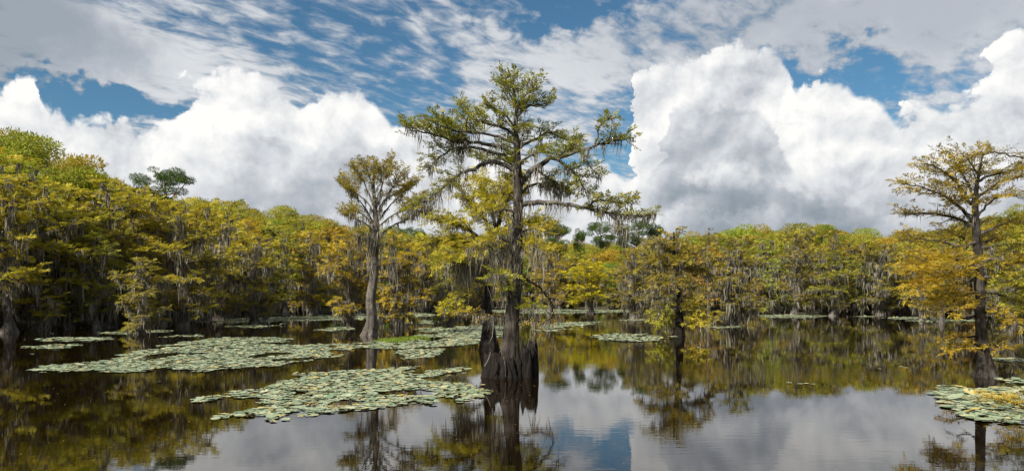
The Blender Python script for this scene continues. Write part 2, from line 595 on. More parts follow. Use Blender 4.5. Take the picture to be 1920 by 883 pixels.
class Moss:
    """hanging tapered strands"""
    def __init__(s, rng):
        s.rng = rng
        s.A, s.L, s.W = [], [], []

    def hang(s, A, ln, wid):
        A = np.asarray(A, float).reshape(-1, 3)
        s.A.append(A)
        s.L.append(np.broadcast_to(ln, (len(A),)))
        s.W.append(np.broadcast_to(wid, (len(A),)))

    def clump(s, pts, per, spread, ln, wid):
        """per strands round each point"""
        r = s.rng
        pts = np.asarray(pts, float).reshape(-1, 3)
        if not len(pts):
            return
        A = np.repeat(pts, per, axis=0)
        big = np.repeat(0.22 + 1.35 * r.random(len(pts)) ** 2.4, per)
        off = r.normal(0, 1, A.shape) * np.array([spread, spread, spread * 0.25])
        fall = np.exp(-0.5 * (off[:, :2] ** 2).sum(1) / spread ** 2)
        s.hang(A + off, ln * big * (0.25 + 0.75 * fall) * (0.6 + 0.8 * r.random(len(A))), wid * (0.6 + 0.8 * r.random(len(A))))

    def count(s):
        return sum(len(a) for a in s.A)

    def mesh(s, name, mat, lev=5):
        r = s.rng
        A, L, W = np.vstack(s.A), np.concatenate(s.L), np.concatenate(s.W)
        n = len(A)
        yaw = r.random(n) * np.pi
        sd = np.stack([np.cos(yaw), np.sin(yaw), np.zeros(n)], -1)
        t = np.linspace(0, 1, lev)
        ctr = A[:, None, :] + np.cumsum(r.normal(0, 1, (n, lev, 3)) * np.array([1, 1, 0]) * (0.055 * L)[:, None, None], axis=1)
        ctr[..., 2] -= t[None, :] * L[:, None]
        wprof = np.interp(t, [0, 0.25, 0.6, 1.0], [0.7, 1.0, 0.65, 0.08])
        hw = W[:, None] * wprof[None, :] * (0.6 + 0.8 * r.random((n, lev))) * 0.5
        Lf = ctr - sd[:, None] * hw[..., None]
        Rt = ctr + sd[:, None] * hw[..., None]
        V = np.stack([Lf, Rt], 2).reshape(-1, 3)
        base = (np.arange(n) * lev * 2)[:, None] + (np.arange(lev - 1) * 2)[None, :]
        q = np.stack([base, base + 1, base + 3, base + 2], -1).reshape(-1, 4)
        br = np.clip(np.repeat(r.normal(0.5, 0.25, n), lev * 2), 0, 1)
        return mesh_np(name, V, q, mat, np.repeat(br[:, None], 3, axis=1), smooth=False)


def grow(rng, p0, d0, L, n=7, lift=0.0, sag=0.0, wob=0.12):
    p = np.asarray(p0, float)
    d = unit(d0)
    pts = [p]
    for i in range(n - 1):
        d = unit(d + rng.normal(0, wob, 3) + np.array([0, 0, lift * (1 - i / n) - sag * (i / n)]))
        p = p + d * L / (n - 1)
        pts.append(p)
    return np.array(pts)


def dress(rng, tubes, lv, ms, poly, r0, start=0.25, sec=(0.5, 1.0), step=0.16, twig=0.35, tstep=0.14, m=8, leaf=0.10, wid=0.032,
          turn=0.2, green=0.3, rise=0.12, droop=0.25, moss=0.0, moss_len=0.6, moss_w=0.03, k=4, flat=0.35, side_down=0.0, moss_per=7):
    """side branches, twigs with feathery leaflets and moss along one limb"""
    seg = np.linalg.norm(np.diff(poly, axis=0), axis=1)
    cum = np.concatenate([[0], np.cumsum(seg)])
    L = cum[-1]

    def at(sv):
        return np.array([np.interp(sv, cum, poly[:, i]) for i in range(3)])
    tan = unit(np.gradient(poly, axis=0))
    sgn = 1.0
    sv = L * start
    while sv < L * 1.001:
        p = at(sv)
        i = min(int(np.searchsorted(cum, sv)), len(poly) - 1)
        t = tan[i]
        sd = unit(np.cross(t, np.array([0, 0, 1.0])) + np.array([1e-4, 0, 0]))
        f = (sv / L - start) / max(1 - start, 1e-3)
        ls = rng.uniform(*sec) * (1.0 - 0.55 * f ** 2) * (0.55 + 0.45 * min(1, f * 4 + 0.3))
        ang_ = rng.uniform(0.6, 1.15)
        d = t * math.cos(ang_) + sd * sgn * math.sin(ang_) + np.array([0, 0, rise + rng.normal(0, 0.22) - side_down])
        pl = grow(rng, p, d, ls, 5, lift=0.06, sag=droop * 0.5, wob=0.16)
        rr = r0 * 0.30 * (1 - 0.6 * f)
        tubes.add(pl, np.linspace(rr, rr * 0.25, 5), k)
        nt = max(3, int(ls / tstep))
        u = np.linspace(0.15, 1.0, nt)
        tp = np.stack([np.interp(u, np.linspace(0, 1, 5), pl[:, i]) for i in range(3)], -1)
        td = unit(np.gradient(pl, axis=0))[np.minimum((u * 4).astype(int), 4)]
        ts = unit(np.cross(td, np.array([0, 0, 1.0])) + 1e-4)
        alt = np.where(np.arange(nt) % 2 == 0, 1.0, -1.0)[:, None]
        dd = td * 0.6 + ts * alt * 0.85 * (1 - 0.4 * u[:, None]) + rng.normal(0, 0.18, (nt, 3)) + np.array([0, 0, rise * 0.8])
        lv.sprays(tp, dd, twig * (0.6 + 0.7 * rng.random(nt)) * (1.1 - 0.4 * u), m, leaf, wid, turn, green, droop, flat)
        if moss > 0 and ms is not None and rng.random() < moss:
            ms.clump(tp[rng.integers(0, nt, 1)], moss_per, 0.05 + 0.04 * ls, moss_len * 0.8, moss_w)
        sv += step * rng.uniform(0.6, 1.4)
        sgn = -sgn
    if moss > 0 and ms is not None:
        nm = max(1, int(L / 0.14 * moss))
        u = rng.uniform(0.08, 0.98, nm) * L
        ms.clump(np.array([at(v) for v in u]), moss_per + 2, 0.07, moss_len, moss_w)


def trunk_flute(rng, lobes=7, amp=0.20, low=0.25):
    ph = rng.uniform(0, 6.28, 4)

    def f(t, th):
        w = np.exp(-t / low)
        a = amp * w + 0.03
        return 1 + a * np.cos(lobes * th + ph[0] + 0.4 * np.sin(3 * th + ph[1])) + 0.5 * a * np.cos((lobes + 4) * th + ph[2] + 2 * t) + 0.04 * np.cos(3 * th + 5 * t + ph[3])
    return f


# ------------------------------------------------------------------ pixel -> place
def ground_at(px, py):
    d = F * CAMZ / (py - HOR)
    return np.array([(px - 960.0) * d / F, d, 0.0])


SHORE = [(-2400, 700), (-900, 680), (-300, 640), (0, 617), (150, 609), (300, 602), (420, 595), (520, 590), (620, 585), (720, 581), (800, 578), (900, 576.5), (1000, 576.5),
         (1100, 578), (1200, 582), (1300, 586), (1400, 587), (1500, 588), (1600, 588), (1700, 589), (1800, 591), (1920, 594), (2300, 604), (4000, 640)]
CANOPY = [(-400, 190), (-100, 240), (0, 258), (60, 264), (130, 300), (200, 335), (260, 368), (350, 382), (400, 390), (500, 395), (600, 410), (650, 428), (800, 440),
          (1000, 452), (1100, 463), (1200, 462), (1260, 452), (1300, 448), (1400, 434), (1500, 428), (1600, 436), (1680, 440), (1800, 430), (1920, 405), (2300, 390)]


def shore_d(px):
    return F * CAMZ / (np.interp(px, *zip(*SHORE)) - HOR)


def canopy_y(px):
    return np.interp(px, *zip(*CANOPY))


# ------------------------------------------------------------------ setting: ground and water
def make_ground():
    azs = np.linspace(-math.pi, math.pi, 181)
    rel = [0.0, 0.5, 0.9, 1.0, 1.03, 1.08, 1.2, 1.4, 1.8, 2.6, 6, 40]
    zz = [-1.6, -1.5, -0.9, -0.25, 0.10, 0.35, 0.9, 1.8, 3.2, 4.5, 6, 8]
    V = []
    rng = np.random.default_rng(5)
    for a in azs[:-1]:
        ca = max(-1.18, min(1.18, a if abs(a) < 1.18 else math.copysign(1.18, a)))
        px = 960 + F * math.tan(ca)
        r = shore_d(px) / math.cos(ca)
        r = min(max(r, 45), 260)
        for q, h in zip(rel, zz):
            V.append((r * q * math.sin(a), r * q * math.cos(a), h + (rng.normal(0, 0.12) if q > 1 else 0)))
    n, k = len(azs) - 1, len(rel)
    idx = np.arange(n * k).reshape(n, k)
    j = np.roll(idx, -1, axis=0)
    q = np.stack([idx[:, :-1], idx[:, 1:], j[:, 1:], j[:, :-1]], -1).reshape(-1, 4)
    link('ground', mesh_np('ground', np.array(V), q, MAT['ground']), kind='structure', label='dark forest floor rising behind the flooded shore', category='ground')
    S = 4500.0
    link('water', mesh_np('water', np.array([(-S, -S, 0), (S, -S, 0), (S, S, 0), (-S, S, 0)]), np.array([[0, 1, 2, 3]]), MAT['water'], smooth=False),
         kind='structure', label='calm dark brown lake water mirroring trees and clouds', category='water')


make_ground()


# ------------------------------------------------------------------ traced near trees
def traced_tree(spec):
    """a tree whose trunk and limbs follow the photo's, each limb with its own depth"""
    rng = np.random.default_rng(spec['seed'])
    base = ground_at(*spec['base'])
    d0 = base[1]

    def pt(px, py, dy=0.0):
        dd = d0 + dy
        return np.array([(px - 960) * dd / F - base[0], dy, CAMZ + (HOR - py) * dd / F])
    mpp = d0 / F
    root = link('cypress_tree', None, label=spec['label'], category='tree')
    if spec.get('group'):
        root['group'] = spec['group']
    root.empty_display_size = 0.5
    root.location = base
    tp = np.array([pt(a, b, dy) for a, b, w, dy in spec['trunk']])
    tw = np.array([w for a, b, w, dy in spec['trunk']]) * mpp * 0.5 * 0.85
    n = 46
    poly = smooth_poly(tp, n)
    rad = np.interp(np.linspace(0, 1, n), np.linspace(0, 1, len(tw)), tw)
    t = Tubes()
    poly[0, 2] = -0.4
    t.add(poly, rad, 28, trunk_flute(rng, spec.get('lobes', 7), spec.get('flute', 0.16), 0.12))
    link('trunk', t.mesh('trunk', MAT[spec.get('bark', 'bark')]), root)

    def on_trunk(py):
        z = CAMZ + (HOR - py) * d0 / F
        i = int(np.argmin(abs(poly[:, 2] - z)))
        return poly[i], rad[i]
    st = spec['style']
    for lb in spec['limbs']:
        pts = lb['pts']
        dy = lb.get('dy', 0.0)
        dyb = lb.get('dy0', 0.0)
        nn = len(pts)
        P = [pt(a, b, dyb + (dy - dyb) * (i / (nn - 1)) ** 1.2) for i, (a, b) in enumerate(pts)]
        if not lb.get('free'):
            q, rr = on_trunk(pts[0][1])
            P[0] = q
        pl = smooth_poly(P, max(9, nn * 4))
        pl[1:-1] += rng.normal(0, 0.018 * lb.get('wob', 1.0), pl[1:-1].shape)
        r0 = lb['w'] * mpp * 0.5 * 1.2
        tb, lv, ms = Tubes(), Leaves(rng), Moss(rng)
        rr = r0 * (1 - 0.82 * np.linspace(0, 1, len(pl)) ** 0.8)
        tb.add(pl, np.maximum(rr, 0.008), 8)
        kw = dict(st)
        kw.update(lb.get('st', {}))
        if not lb.get('bare'):
            dress(rng, tb, lv, ms, pl, r0, **kw)
        else:
            for q in range(lb['bare']):
                i = rng.integers(len(pl) // 4, len(pl))
                g = grow(rng, pl[i], unit(pl[min(i + 1, len(pl) - 1)] - pl[i - 1]) + rng.normal(0, 0.8, 3), rng.uniform(0.25, 0.8), 6, wob=0.3)
                tb.add(g, np.linspace(r0 * 0.3, 0.004, 6), 4)
        for c in lb.get('curtain', ()):      # (px, py, strands, spread m, length m)
            f = 0.5
            j = int(np.argmin([abs(v[0] - pt(c[0], c[1], dy * f)[0]) + abs(v[2] - pt(c[0], c[1], dy * f)[2]) for v in pl]))
            ms.clump(pl[j] + rng.normal(0, c[3] * 0.6, (6, 3)) * np.array([1, 1, .3]), c[2] // 6, c[3], c[4], kw.get('moss_w', 0.03))
        lo = link('limb', tb.mesh('limb', MAT[lb.get('mat', 'limb')]), root)
        if lv.P:
            fo = link('foliage', lv.mesh('foliage', MAT['leaf']), lo)
            fo.color = (*lb.get('color', spec['color']), 1)
        if ms.A:
            link('moss', ms.mesh('moss', MAT['moss']), lo)
    # short shoots all round the upper trunk
    up = spec.get('shoots')
    if up:
        tb, lv, ms = Tubes(), Leaves(rng), Moss(rng)
        for i in range(up['n']):
            f = i / max(1, up['n'] - 1)
            py = up['y0'] + (up['y1'] - up['y0']) * f
            q, rr = on_trunk(py)
            a = i * 2.4 + rng.normal(0, 0.4)
            ll = np.interp(f, np.linspace(0, 1, len(up['len'])), up['len']) * rng.uniform(0.6, 1.25)
            pl = grow(rng, q, (math.cos(a), math.sin(a), rng.uniform(*up['rise'])), ll, 8, lift=0.05, sag=0.05, wob=0.14)
            r0 = max(0.012, min(rr * 0.5, 0.016 + 0.012 * ll))
            tb.add(pl, r0 * (1 - 0.8 * np.linspace(0, 1, 8)), 6)
            kw = dict(st)
            kw.update(up.get('st', {}))
            kw['sec'] = (0.25 * ll, 0.5 * ll + 0.12)
            dress(rng, tb, lv, ms, pl, r0, **kw)
        so = link('upper_branches', tb.mesh('upper_branches', MAT['limb']), root)
        fo = link('foliage', lv.mesh('foliage', MAT['leaf']), so)
        fo.color = (*up.get('color', spec['color']), 1)
        if ms.A:
            link('moss', ms.mesh('moss', MAT['moss']), so)
    tm = spec.get('trunk_moss')
    if tm:
        ms = Moss(rng)
        for y0, y1, cnt, ln, sidew in tm:
            for i in range(cnt):
                q, rr = on_trunk(rng.uniform(y0, y1))
                a = rng.uniform(0, 6.28)
                ms.clump(q + np.array([math.cos(a) * rr * 1.0 + sidew * mpp, math.sin(a) * rr * 1.0, 0]), 9, 0.05 + rr * 0.25, ln, st.get('moss_w', 0.03))
        link('trunk_moss', ms.mesh('trunk_moss', MAT['moss']), root)
    return root, base, pt, mpp, rng


HERO_STYLE = dict(start=0.22, sec=(0.45, 0.95), step=0.085, twig=0.30, tstep=0.095, m=14, leaf=0.125, wid=0.028, turn=0.10, green=0.55, rise=0.22, droop=0.18,
                  moss=0.5, moss_len=0.66, moss_w=0.024, flat=0.6, moss_per=11)
OLIVE = (0.165, 0.158, 0.014)
YELLOW = (0.290, 0.245, 0.022)
GOLD = (0.320, 0.230, 0.022)
GREENY = (0.210, 0.210, 0.022)
RUST = (0.185, 0.105, 0.022)

hero = dict(
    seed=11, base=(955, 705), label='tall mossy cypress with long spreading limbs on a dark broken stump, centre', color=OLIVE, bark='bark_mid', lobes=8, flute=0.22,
    style=HERO_STYLE,
    trunk=[(955, 712, 84, 0), (955, 690, 66, 0), (956, 665, 46, 0), (958, 640, 37, 0), (960, 600, 32, 0), (965, 550, 30, 0), (969, 490, 27, 0), (970, 430, 24, 0), (972, 370, 21, 0), (971, 320, 18, 0),
           (969, 280, 15, 0), (967, 240, 10, 0), (968, 200, 7, 0), (961, 160, 4.5, 0), (952, 128, 2, 0)],
    limbs=[
        dict(pts=[(966, 292), (935, 275), (900, 268), (860, 268), (825, 256), (792, 248), (764, 246)], dy=-0.8, w=8, st=dict(start=0.42, sec=(0.5, 1.15), rise=0.45, step=0.065)),
        dict(pts=[(966, 305), (930, 287), (882, 277), (845, 282), (822, 298), (800, 322)], dy=0.9, w=7, st=dict(start=0.45, rise=0.2, moss=0.5)),
        dict(pts=[(966, 322), (925, 304), (890, 315), (852, 333), (818, 362), (790, 378), (768, 395)], dy=-1.2, w=8.5, st=dict(start=0.45, sec=(0.35, 0.7), moss=0.75, moss_len=0.8, rise=0.2)),
        dict(pts=[(972, 342), (998, 319), (1033, 298), (1084, 285), (1119, 272), (1153, 264), (1186, 259)], dy=-0.6, w=11, st=dict(start=0.72, sec=(0.35, 0.75), rise=0.25, moss=0.4)),
        dict(pts=[(1112, 275), (1122, 258), (1122, 240), (1138, 226), (1150, 222)], dy0=-0.4, dy=-0.5, w=4, free=True, st=dict(start=0.3, sec=(0.3, 0.55), rise=0.3, moss=0.1)),
        dict(pts=[(1108, 276), (1100, 295), (1110, 318), (1128, 332)], dy0=-0.4, dy=-0.9, w=4, free=True, st=dict(start=0.2, sec=(0.25, 0.5), moss=0.3)),
        dict(pts=[(1040, 297), (1062, 312), (1082, 332), (1098, 358), (1102, 372)], dy0=-0.25, dy=-0.9, w=6, free=True, st=dict(start=0.2, sec=(0.4, 0.8), moss=0.6, moss_len=0.6)),
        dict(pts=[(1005, 318), (1022, 330), (1040, 345), (1052, 366)], dy0=-0.1, dy=0.8, w=5, free=True, st=dict(start=0.25, sec=(0.4, 0.7), moss=0.9, moss_len=0.8)),
        dict(pts=[(975, 390), (1015, 380), (1058, 382), (1106, 392), (1149, 400), (1192, 404), (1231, 404)], dy=-1.0, w=9.5, st=dict(start=0.45, sec=(0.3, 0.7), moss=0.9, moss_len=0.62)),
        dict(pts=[(1100, 390), (1120, 375), (1150, 378), (1188, 382)], dy0=-0.5, dy=-0.2, w=5, free=True, st=dict(start=0.2, sec=(0.4, 0.75), moss=0.2, turn=0.3)),
        dict(pts=[(1142, 399), (1155, 415), (1166, 432)], dy0=-0.75, dy=-0.8, w=5, free=True, st=dict(start=0.8, sec=(0.1, 0.2), moss=0.9), curtain=[(1168, 432, 150, 0.10, 0.75)]),
        # upper crown
        dict(pts=[(967, 262), (945, 240), (915, 232), (885, 222), (862, 200)], dy=0.5, w=6, st=dict(moss=0.15, start=0.3, sec=(0.4, 0.9), rise=0.35, step=0.09)),
        dict(pts=[(968, 270), (930, 255), (890, 250), (850, 245), (812, 228)], dy=-1.4, w=6, st=dict(moss=0.15, start=0.35, sec=(0.5, 1.0), rise=0.4, step=0.085)),
        dict(pts=[(968, 240), (945, 215), (920, 200), (910, 186)], dy=-0.7, w=4.5, st=dict(moss=0.15, start=0.3, sec=(0.3, 0.6), rise=0.3)),
        dict(pts=[(968, 225), (990, 200), (1015, 195), (1032, 192)], dy=0.4, w=5, st=dict(moss=0.15, start=0.2, sec=(0.4, 0.75), rise=0.3, step=0.09)),
        dict(pts=[(968, 205), (985, 180), (1000, 160), (1006, 146)], dy=-0.4, w=4, st=dict(moss=0.15, start=0.2, sec=(0.3, 0.6), rise=0.2)),
        dict(pts=[(967, 190), (952, 170), (942, 155), (934, 142)], dy=0.3, w=3.5, st=dict(moss=0.15, start=0.2, sec=(0.3, 0.55), rise=0.2)),
        dict(pts=[(969, 285), (1000, 262), (1030, 248), (1058, 262), (1085, 258)], dy=1.5, w=6, st=dict(moss=0.15, start=0.25, sec=(0.4, 0.8), step=0.1)),
        dict(pts=[(970, 300), (1010, 285), (1050, 290), (1080, 268)], dy=-1.8, w=5, st=dict(moss=0.15, start=0.3, sec=(0.4, 0.75))),
        dict(pts=[(970, 318), (945, 300), (915, 302), (890, 296)], dy=2.0, w=5, st=dict(moss=0.15, start=0.4, sec=(0.4, 0.7))),
        dict(pts=[(972, 360), (1002, 345), (1038, 350), (1072, 362)], dy=2.0, w=6, st=dict(start=0.4, sec=(0.4, 0.8), moss=0.8)),
        # lower shoots
        dict(pts=[(970, 430), (1000, 428), (1025, 436)], dy=-0.6, w=4.5, color=YELLOW, st=dict(start=0.3, sec=(0.4, 0.8), turn=0.25, green=0.2)),
        dict(pts=[(968, 455), (938, 448), (905, 455), (880, 466)], dy=-0.9, w=5, color=YELLOW, st=dict(start=0.3, sec=(0.4, 0.8), turn=0.15, green=0.2, moss=0.8, moss_len=0.9)),
        dict(pts=[(969, 470), (995, 462), (1020, 470)], dy=-0.9, w=4.5, color=YELLOW, st=dict(start=0.3, sec=(0.35, 0.7), turn=0.15, green=0.2, moss=0.8, moss_len=0.9)),
        dict(pts=[(967, 520), (940, 512), (918, 522)], dy=-1.0, w=4, color=GREENY, st=dict(start=0.3, sec=(0.3, 0.6), turn=0.1, green=0.1, moss=1.0, moss_len=0.9)),
        dict(pts=[(970, 405), (945, 392), (915, 395), (892, 405)], dy=-1.2, w=5, color=YELLOW, st=dict(start=0.3, sec=(0.4, 0.9), turn=0.12, green=0.2, moss=0.3)),
        dict(pts=[(968, 500), (955, 520), (940, 545)], dy=-0.5, w=3.5, color=GREENY, st=dict(start=0.3, sec=(0.15, 0.35), green=0.1, turn=0.05, rise=-0.1, moss=0.8, moss_len=0.7)),
        dict(pts=[(962, 585), (985, 580), (1006, 575)], dy=-0.5, w=3.5, color=GREENY, st=dict(start=0.3, sec=(0.25, 0.5), green=0.1, turn=0.05, rise=0.3, moss=0.3)),
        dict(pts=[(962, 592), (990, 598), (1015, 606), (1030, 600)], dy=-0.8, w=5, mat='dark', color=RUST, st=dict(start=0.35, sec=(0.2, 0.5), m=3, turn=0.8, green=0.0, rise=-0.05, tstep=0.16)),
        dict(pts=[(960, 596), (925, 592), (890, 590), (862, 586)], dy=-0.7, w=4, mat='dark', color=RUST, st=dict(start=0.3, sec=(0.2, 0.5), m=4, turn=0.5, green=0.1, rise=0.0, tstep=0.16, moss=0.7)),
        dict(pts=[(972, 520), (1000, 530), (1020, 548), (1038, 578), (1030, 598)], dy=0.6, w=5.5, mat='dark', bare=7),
        dict(pts=[(1022, 552), (1035, 541), (1060, 545), (1072, 543)], dy0=0.4, dy=0.9, w=3, mat='limb', free=True, bare=4),
    ],
    shoots=dict(n=26, y0=335, y1=136, len=[0.5, 0.7, 0.9, 0.8, 0.7, 0.5, 0.3], rise=(0.05, 0.55), st=dict(start=0.25, moss=0.05, step=0.10)),
    trunk_moss=[(420, 470, 26, 1.1, -4), (360, 420, 12, 0.6, 0), (470, 520, 22, 1.0, -8), (520, 560, 9, 0.7, -4), (270, 340, 8, 0.4, 0)],
)
root, base, pt, mpp, rng = traced_tree(hero)


def stump_shell(root, pt, mpp, rng, cx, by, R, spec, name='stump_shell'):
    """broken, hollow rim of an old trunk round the base: jagged wall with outer and inner face"""
    k = 64
    th = np.linspace(0, 2 * np.pi, k, endpoint=False)
    c = pt(cx, by)
    hgt = np.interp(np.degrees(th), *zip(*spec), period=360) + rng.normal(0, 0.03, k) + 0.22 * rng.random(k) ** 3 - 0.16 * rng.random(k) ** 2
    hgt = np.maximum(hgt, 0.12)
    rr = R * (1 + 0.10 * np.cos(9 * th + 1) + 0.06 * np.cos(17 * th + 0.5) + rng.normal(0, 0.025, k))
    rows = []
    for f in np.linspace(0, 1, 8):
        q = rr * (1.08 - 0.20 * f ** 0.6) * (1 + rng.normal(0, 0.012, k))
        rows.append(np.stack([c[0] + q * np.cos(th), c[1] + q * np.sin(th) * 0.85, -0.35 + (hgt + 0.35) * f], -1))
    for f in (0.97, 0.5, 0.0):
        q = rr * (0.76 + 0.06 * (1 - f))
        rows.append(np.stack([c[0] + q * np.cos(th), c[1] + q * np.sin(th) * 0.85, -0.35 + (hgt + 0.35) * f], -1))
    V = np.vstack(rows)
    n = len(rows)
    idx = np.arange(n * k).reshape(n, k)
    j = np.roll(idx, -1, axis=1)
    q = np.stack([idx[:-1], j[:-1], j[1:], idx[1:]], -1).reshape(-1, 4)
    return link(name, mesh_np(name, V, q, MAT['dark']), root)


# angles: 0 = right, 270 = towards the camera
stump_shell(root, pt, mpp, rng, 954, 705, 0.84,
            [(0, 1.15), (8, 1.25), (16, 0.7), (40, 0.5), (90, 0.5), (140, 0.6), (165, 0.55), (180, 0.62), (205, 0.85), (225, 0.95), (245, 0.70), (265, 0.62), (285, 0.55), (300, 0.60), (316, 1.1), (322, 0.75), (334, 0.8), (345, 0.95), (352, 1.1)])
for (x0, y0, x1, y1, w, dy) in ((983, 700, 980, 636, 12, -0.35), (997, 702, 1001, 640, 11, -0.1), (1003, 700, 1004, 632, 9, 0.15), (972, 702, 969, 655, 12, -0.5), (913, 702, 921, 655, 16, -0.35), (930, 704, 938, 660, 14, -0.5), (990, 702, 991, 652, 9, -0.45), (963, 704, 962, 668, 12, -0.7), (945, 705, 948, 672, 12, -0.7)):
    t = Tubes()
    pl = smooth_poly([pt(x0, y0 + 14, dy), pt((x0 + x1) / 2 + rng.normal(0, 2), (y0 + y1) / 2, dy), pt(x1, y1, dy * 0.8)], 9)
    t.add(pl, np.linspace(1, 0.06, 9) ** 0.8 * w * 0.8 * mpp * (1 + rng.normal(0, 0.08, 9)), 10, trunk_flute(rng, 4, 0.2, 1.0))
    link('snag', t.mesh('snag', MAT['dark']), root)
for (x0, y0, x1, y1, dy) in ((909, 686, 920, 660, -1.0), (948, 706, 944, 668, -1.05)):
    t = Tubes()
    t.add(smooth_poly([pt(x0, y0, dy), pt((x0 + x1) / 2 + 1.5, (y0 + y1) / 2, dy - 0.03), pt(x1, y1, dy + 0.12)], 7), np.linspace(0.022, 0.012, 7), 6)
    o = link('pale_root', t.mesh('pale_root', MAT['bark']), root)
    o['label'] = 'thin pale root against the dark stump'

# the mossy one just behind the hero
behind = dict(
    seed=23, base=(917, 656), label='yellow-green cypress draped in grey moss curtains, just behind left of the tallest cypress', color=(0.290, 0.262, 0.020), bark='dark', lobes=6, flute=0.2,
    style=dict(start=0.2, sec=(0.7, 1.4), step=0.075, twig=0.42, tstep=0.12, m=12, leaf=0.18, wid=0.044, turn=0.14, green=0.14, rise=0.12, droop=0.22,
               moss=0.6, moss_len=0.9, moss_w=0.032, flat=0.5),
    trunk=[(917, 662, 44, 0), (917, 645, 38, 0), (916, 618, 27, 0), (915, 590, 18, 0), (915, 540, 16, 0), (918, 490, 15, 0), (926, 450, 13, 0), (936, 415, 10, 0), (944, 380, 7, 0), (940, 345, 4, 0), (936, 330, 2, 0)],
    limbs=[
        dict(pts=[(926, 450), (905, 405), (880, 375), (862, 350)], dy=-1.0, w=7, st=dict(start=0.3)),
        dict(pts=[(930, 435), (922, 390), (908, 355), (898, 335)], dy=0.8, w=6, st=dict(start=0.3)),
        dict(pts=[(940, 400), (952, 372), (962, 352), (958, 336)], dy=-0.5, w=5),
        dict(pts=[(922, 465), (880, 432), (845, 418), (812, 412)], dy=-1.5, w=7, st=dict(start=0.3)),
        dict(pts=[(920, 480), (870, 452), (830, 450), (795, 462)], dy=-0.2, w=6, st=dict(start=0.3)),
        dict(pts=[(918, 500), (880, 490), (850, 485), (826, 498)], dy=-2.0, w=6, st=dict(start=0.35, moss=1.0, moss_len=1.3)),
        dict(pts=[(928, 445), (965, 425), (1000, 418), (1035, 425)], dy=1.2, w=6, st=dict(start=0.3)),
        dict(pts=[(924, 455), (950, 440), (985, 445), (1010, 460)], dy=-1.2, w=6, st=dict(start=0.3, moss=0.8)),
        dict(pts=[(919, 492), (900, 470), (885, 462), (870, 470)], dy=1.2, w=5, st=dict(moss=1.0, moss_len=1.5)),
        dict(pts=[(920, 470), (935, 458), (952, 462)], dy=-1.6, w=5, st=dict(moss=1.0, moss_len=1.5), curtain=[(935, 460, 220, 0.28, 2.0), (925, 470, 160, 0.2, 2.2)]),
        dict(pts=[(918, 500), (895, 478), (878, 482), (866, 492)], dy=-1.0, w=5, st=dict(moss=1.0, moss_len=1.4), curtain=[(885, 480, 240, 0.3, 2.2), (868, 488, 160, 0.25, 1.8)]),
        dict(pts=[(916, 560), (888, 548), (862, 556), (838, 572)], dy=-1.2, w=5, st=dict(start=0.3, sec=(0.3, 0.7), moss=0.9)),
        dict(pts=[(916, 582), (890, 580), (866, 588), (832, 584)], dy=-1.6, w=5, st=dict(start=0.4, sec=(0.3, 0.7), turn=0.3, moss=0.9, moss_len=0.6)),
        dict(pts=[(915, 540), (935, 530), (958, 536)], dy=-1.0, w=4, st=dict(sec=(0.3, 0.6), moss=0.8)),
        dict(pts=[(918, 520), (885, 515), (858, 522)], dy=0.9, w=4, st=dict(sec=(0.4, 0.7), moss=0.8)),
    ],
    shoots=dict(n=14, y0=470, y1=340, len=[1.2, 1.3, 1.0, 0.5], rise=(0.1, 0.6), st=dict(start=0.25, moss=0.4)),
    trunk_moss=[(440, 520, 22, 1.5, 0), (500, 560, 14, 1.0, 0)],
)
traced_tree(behind)

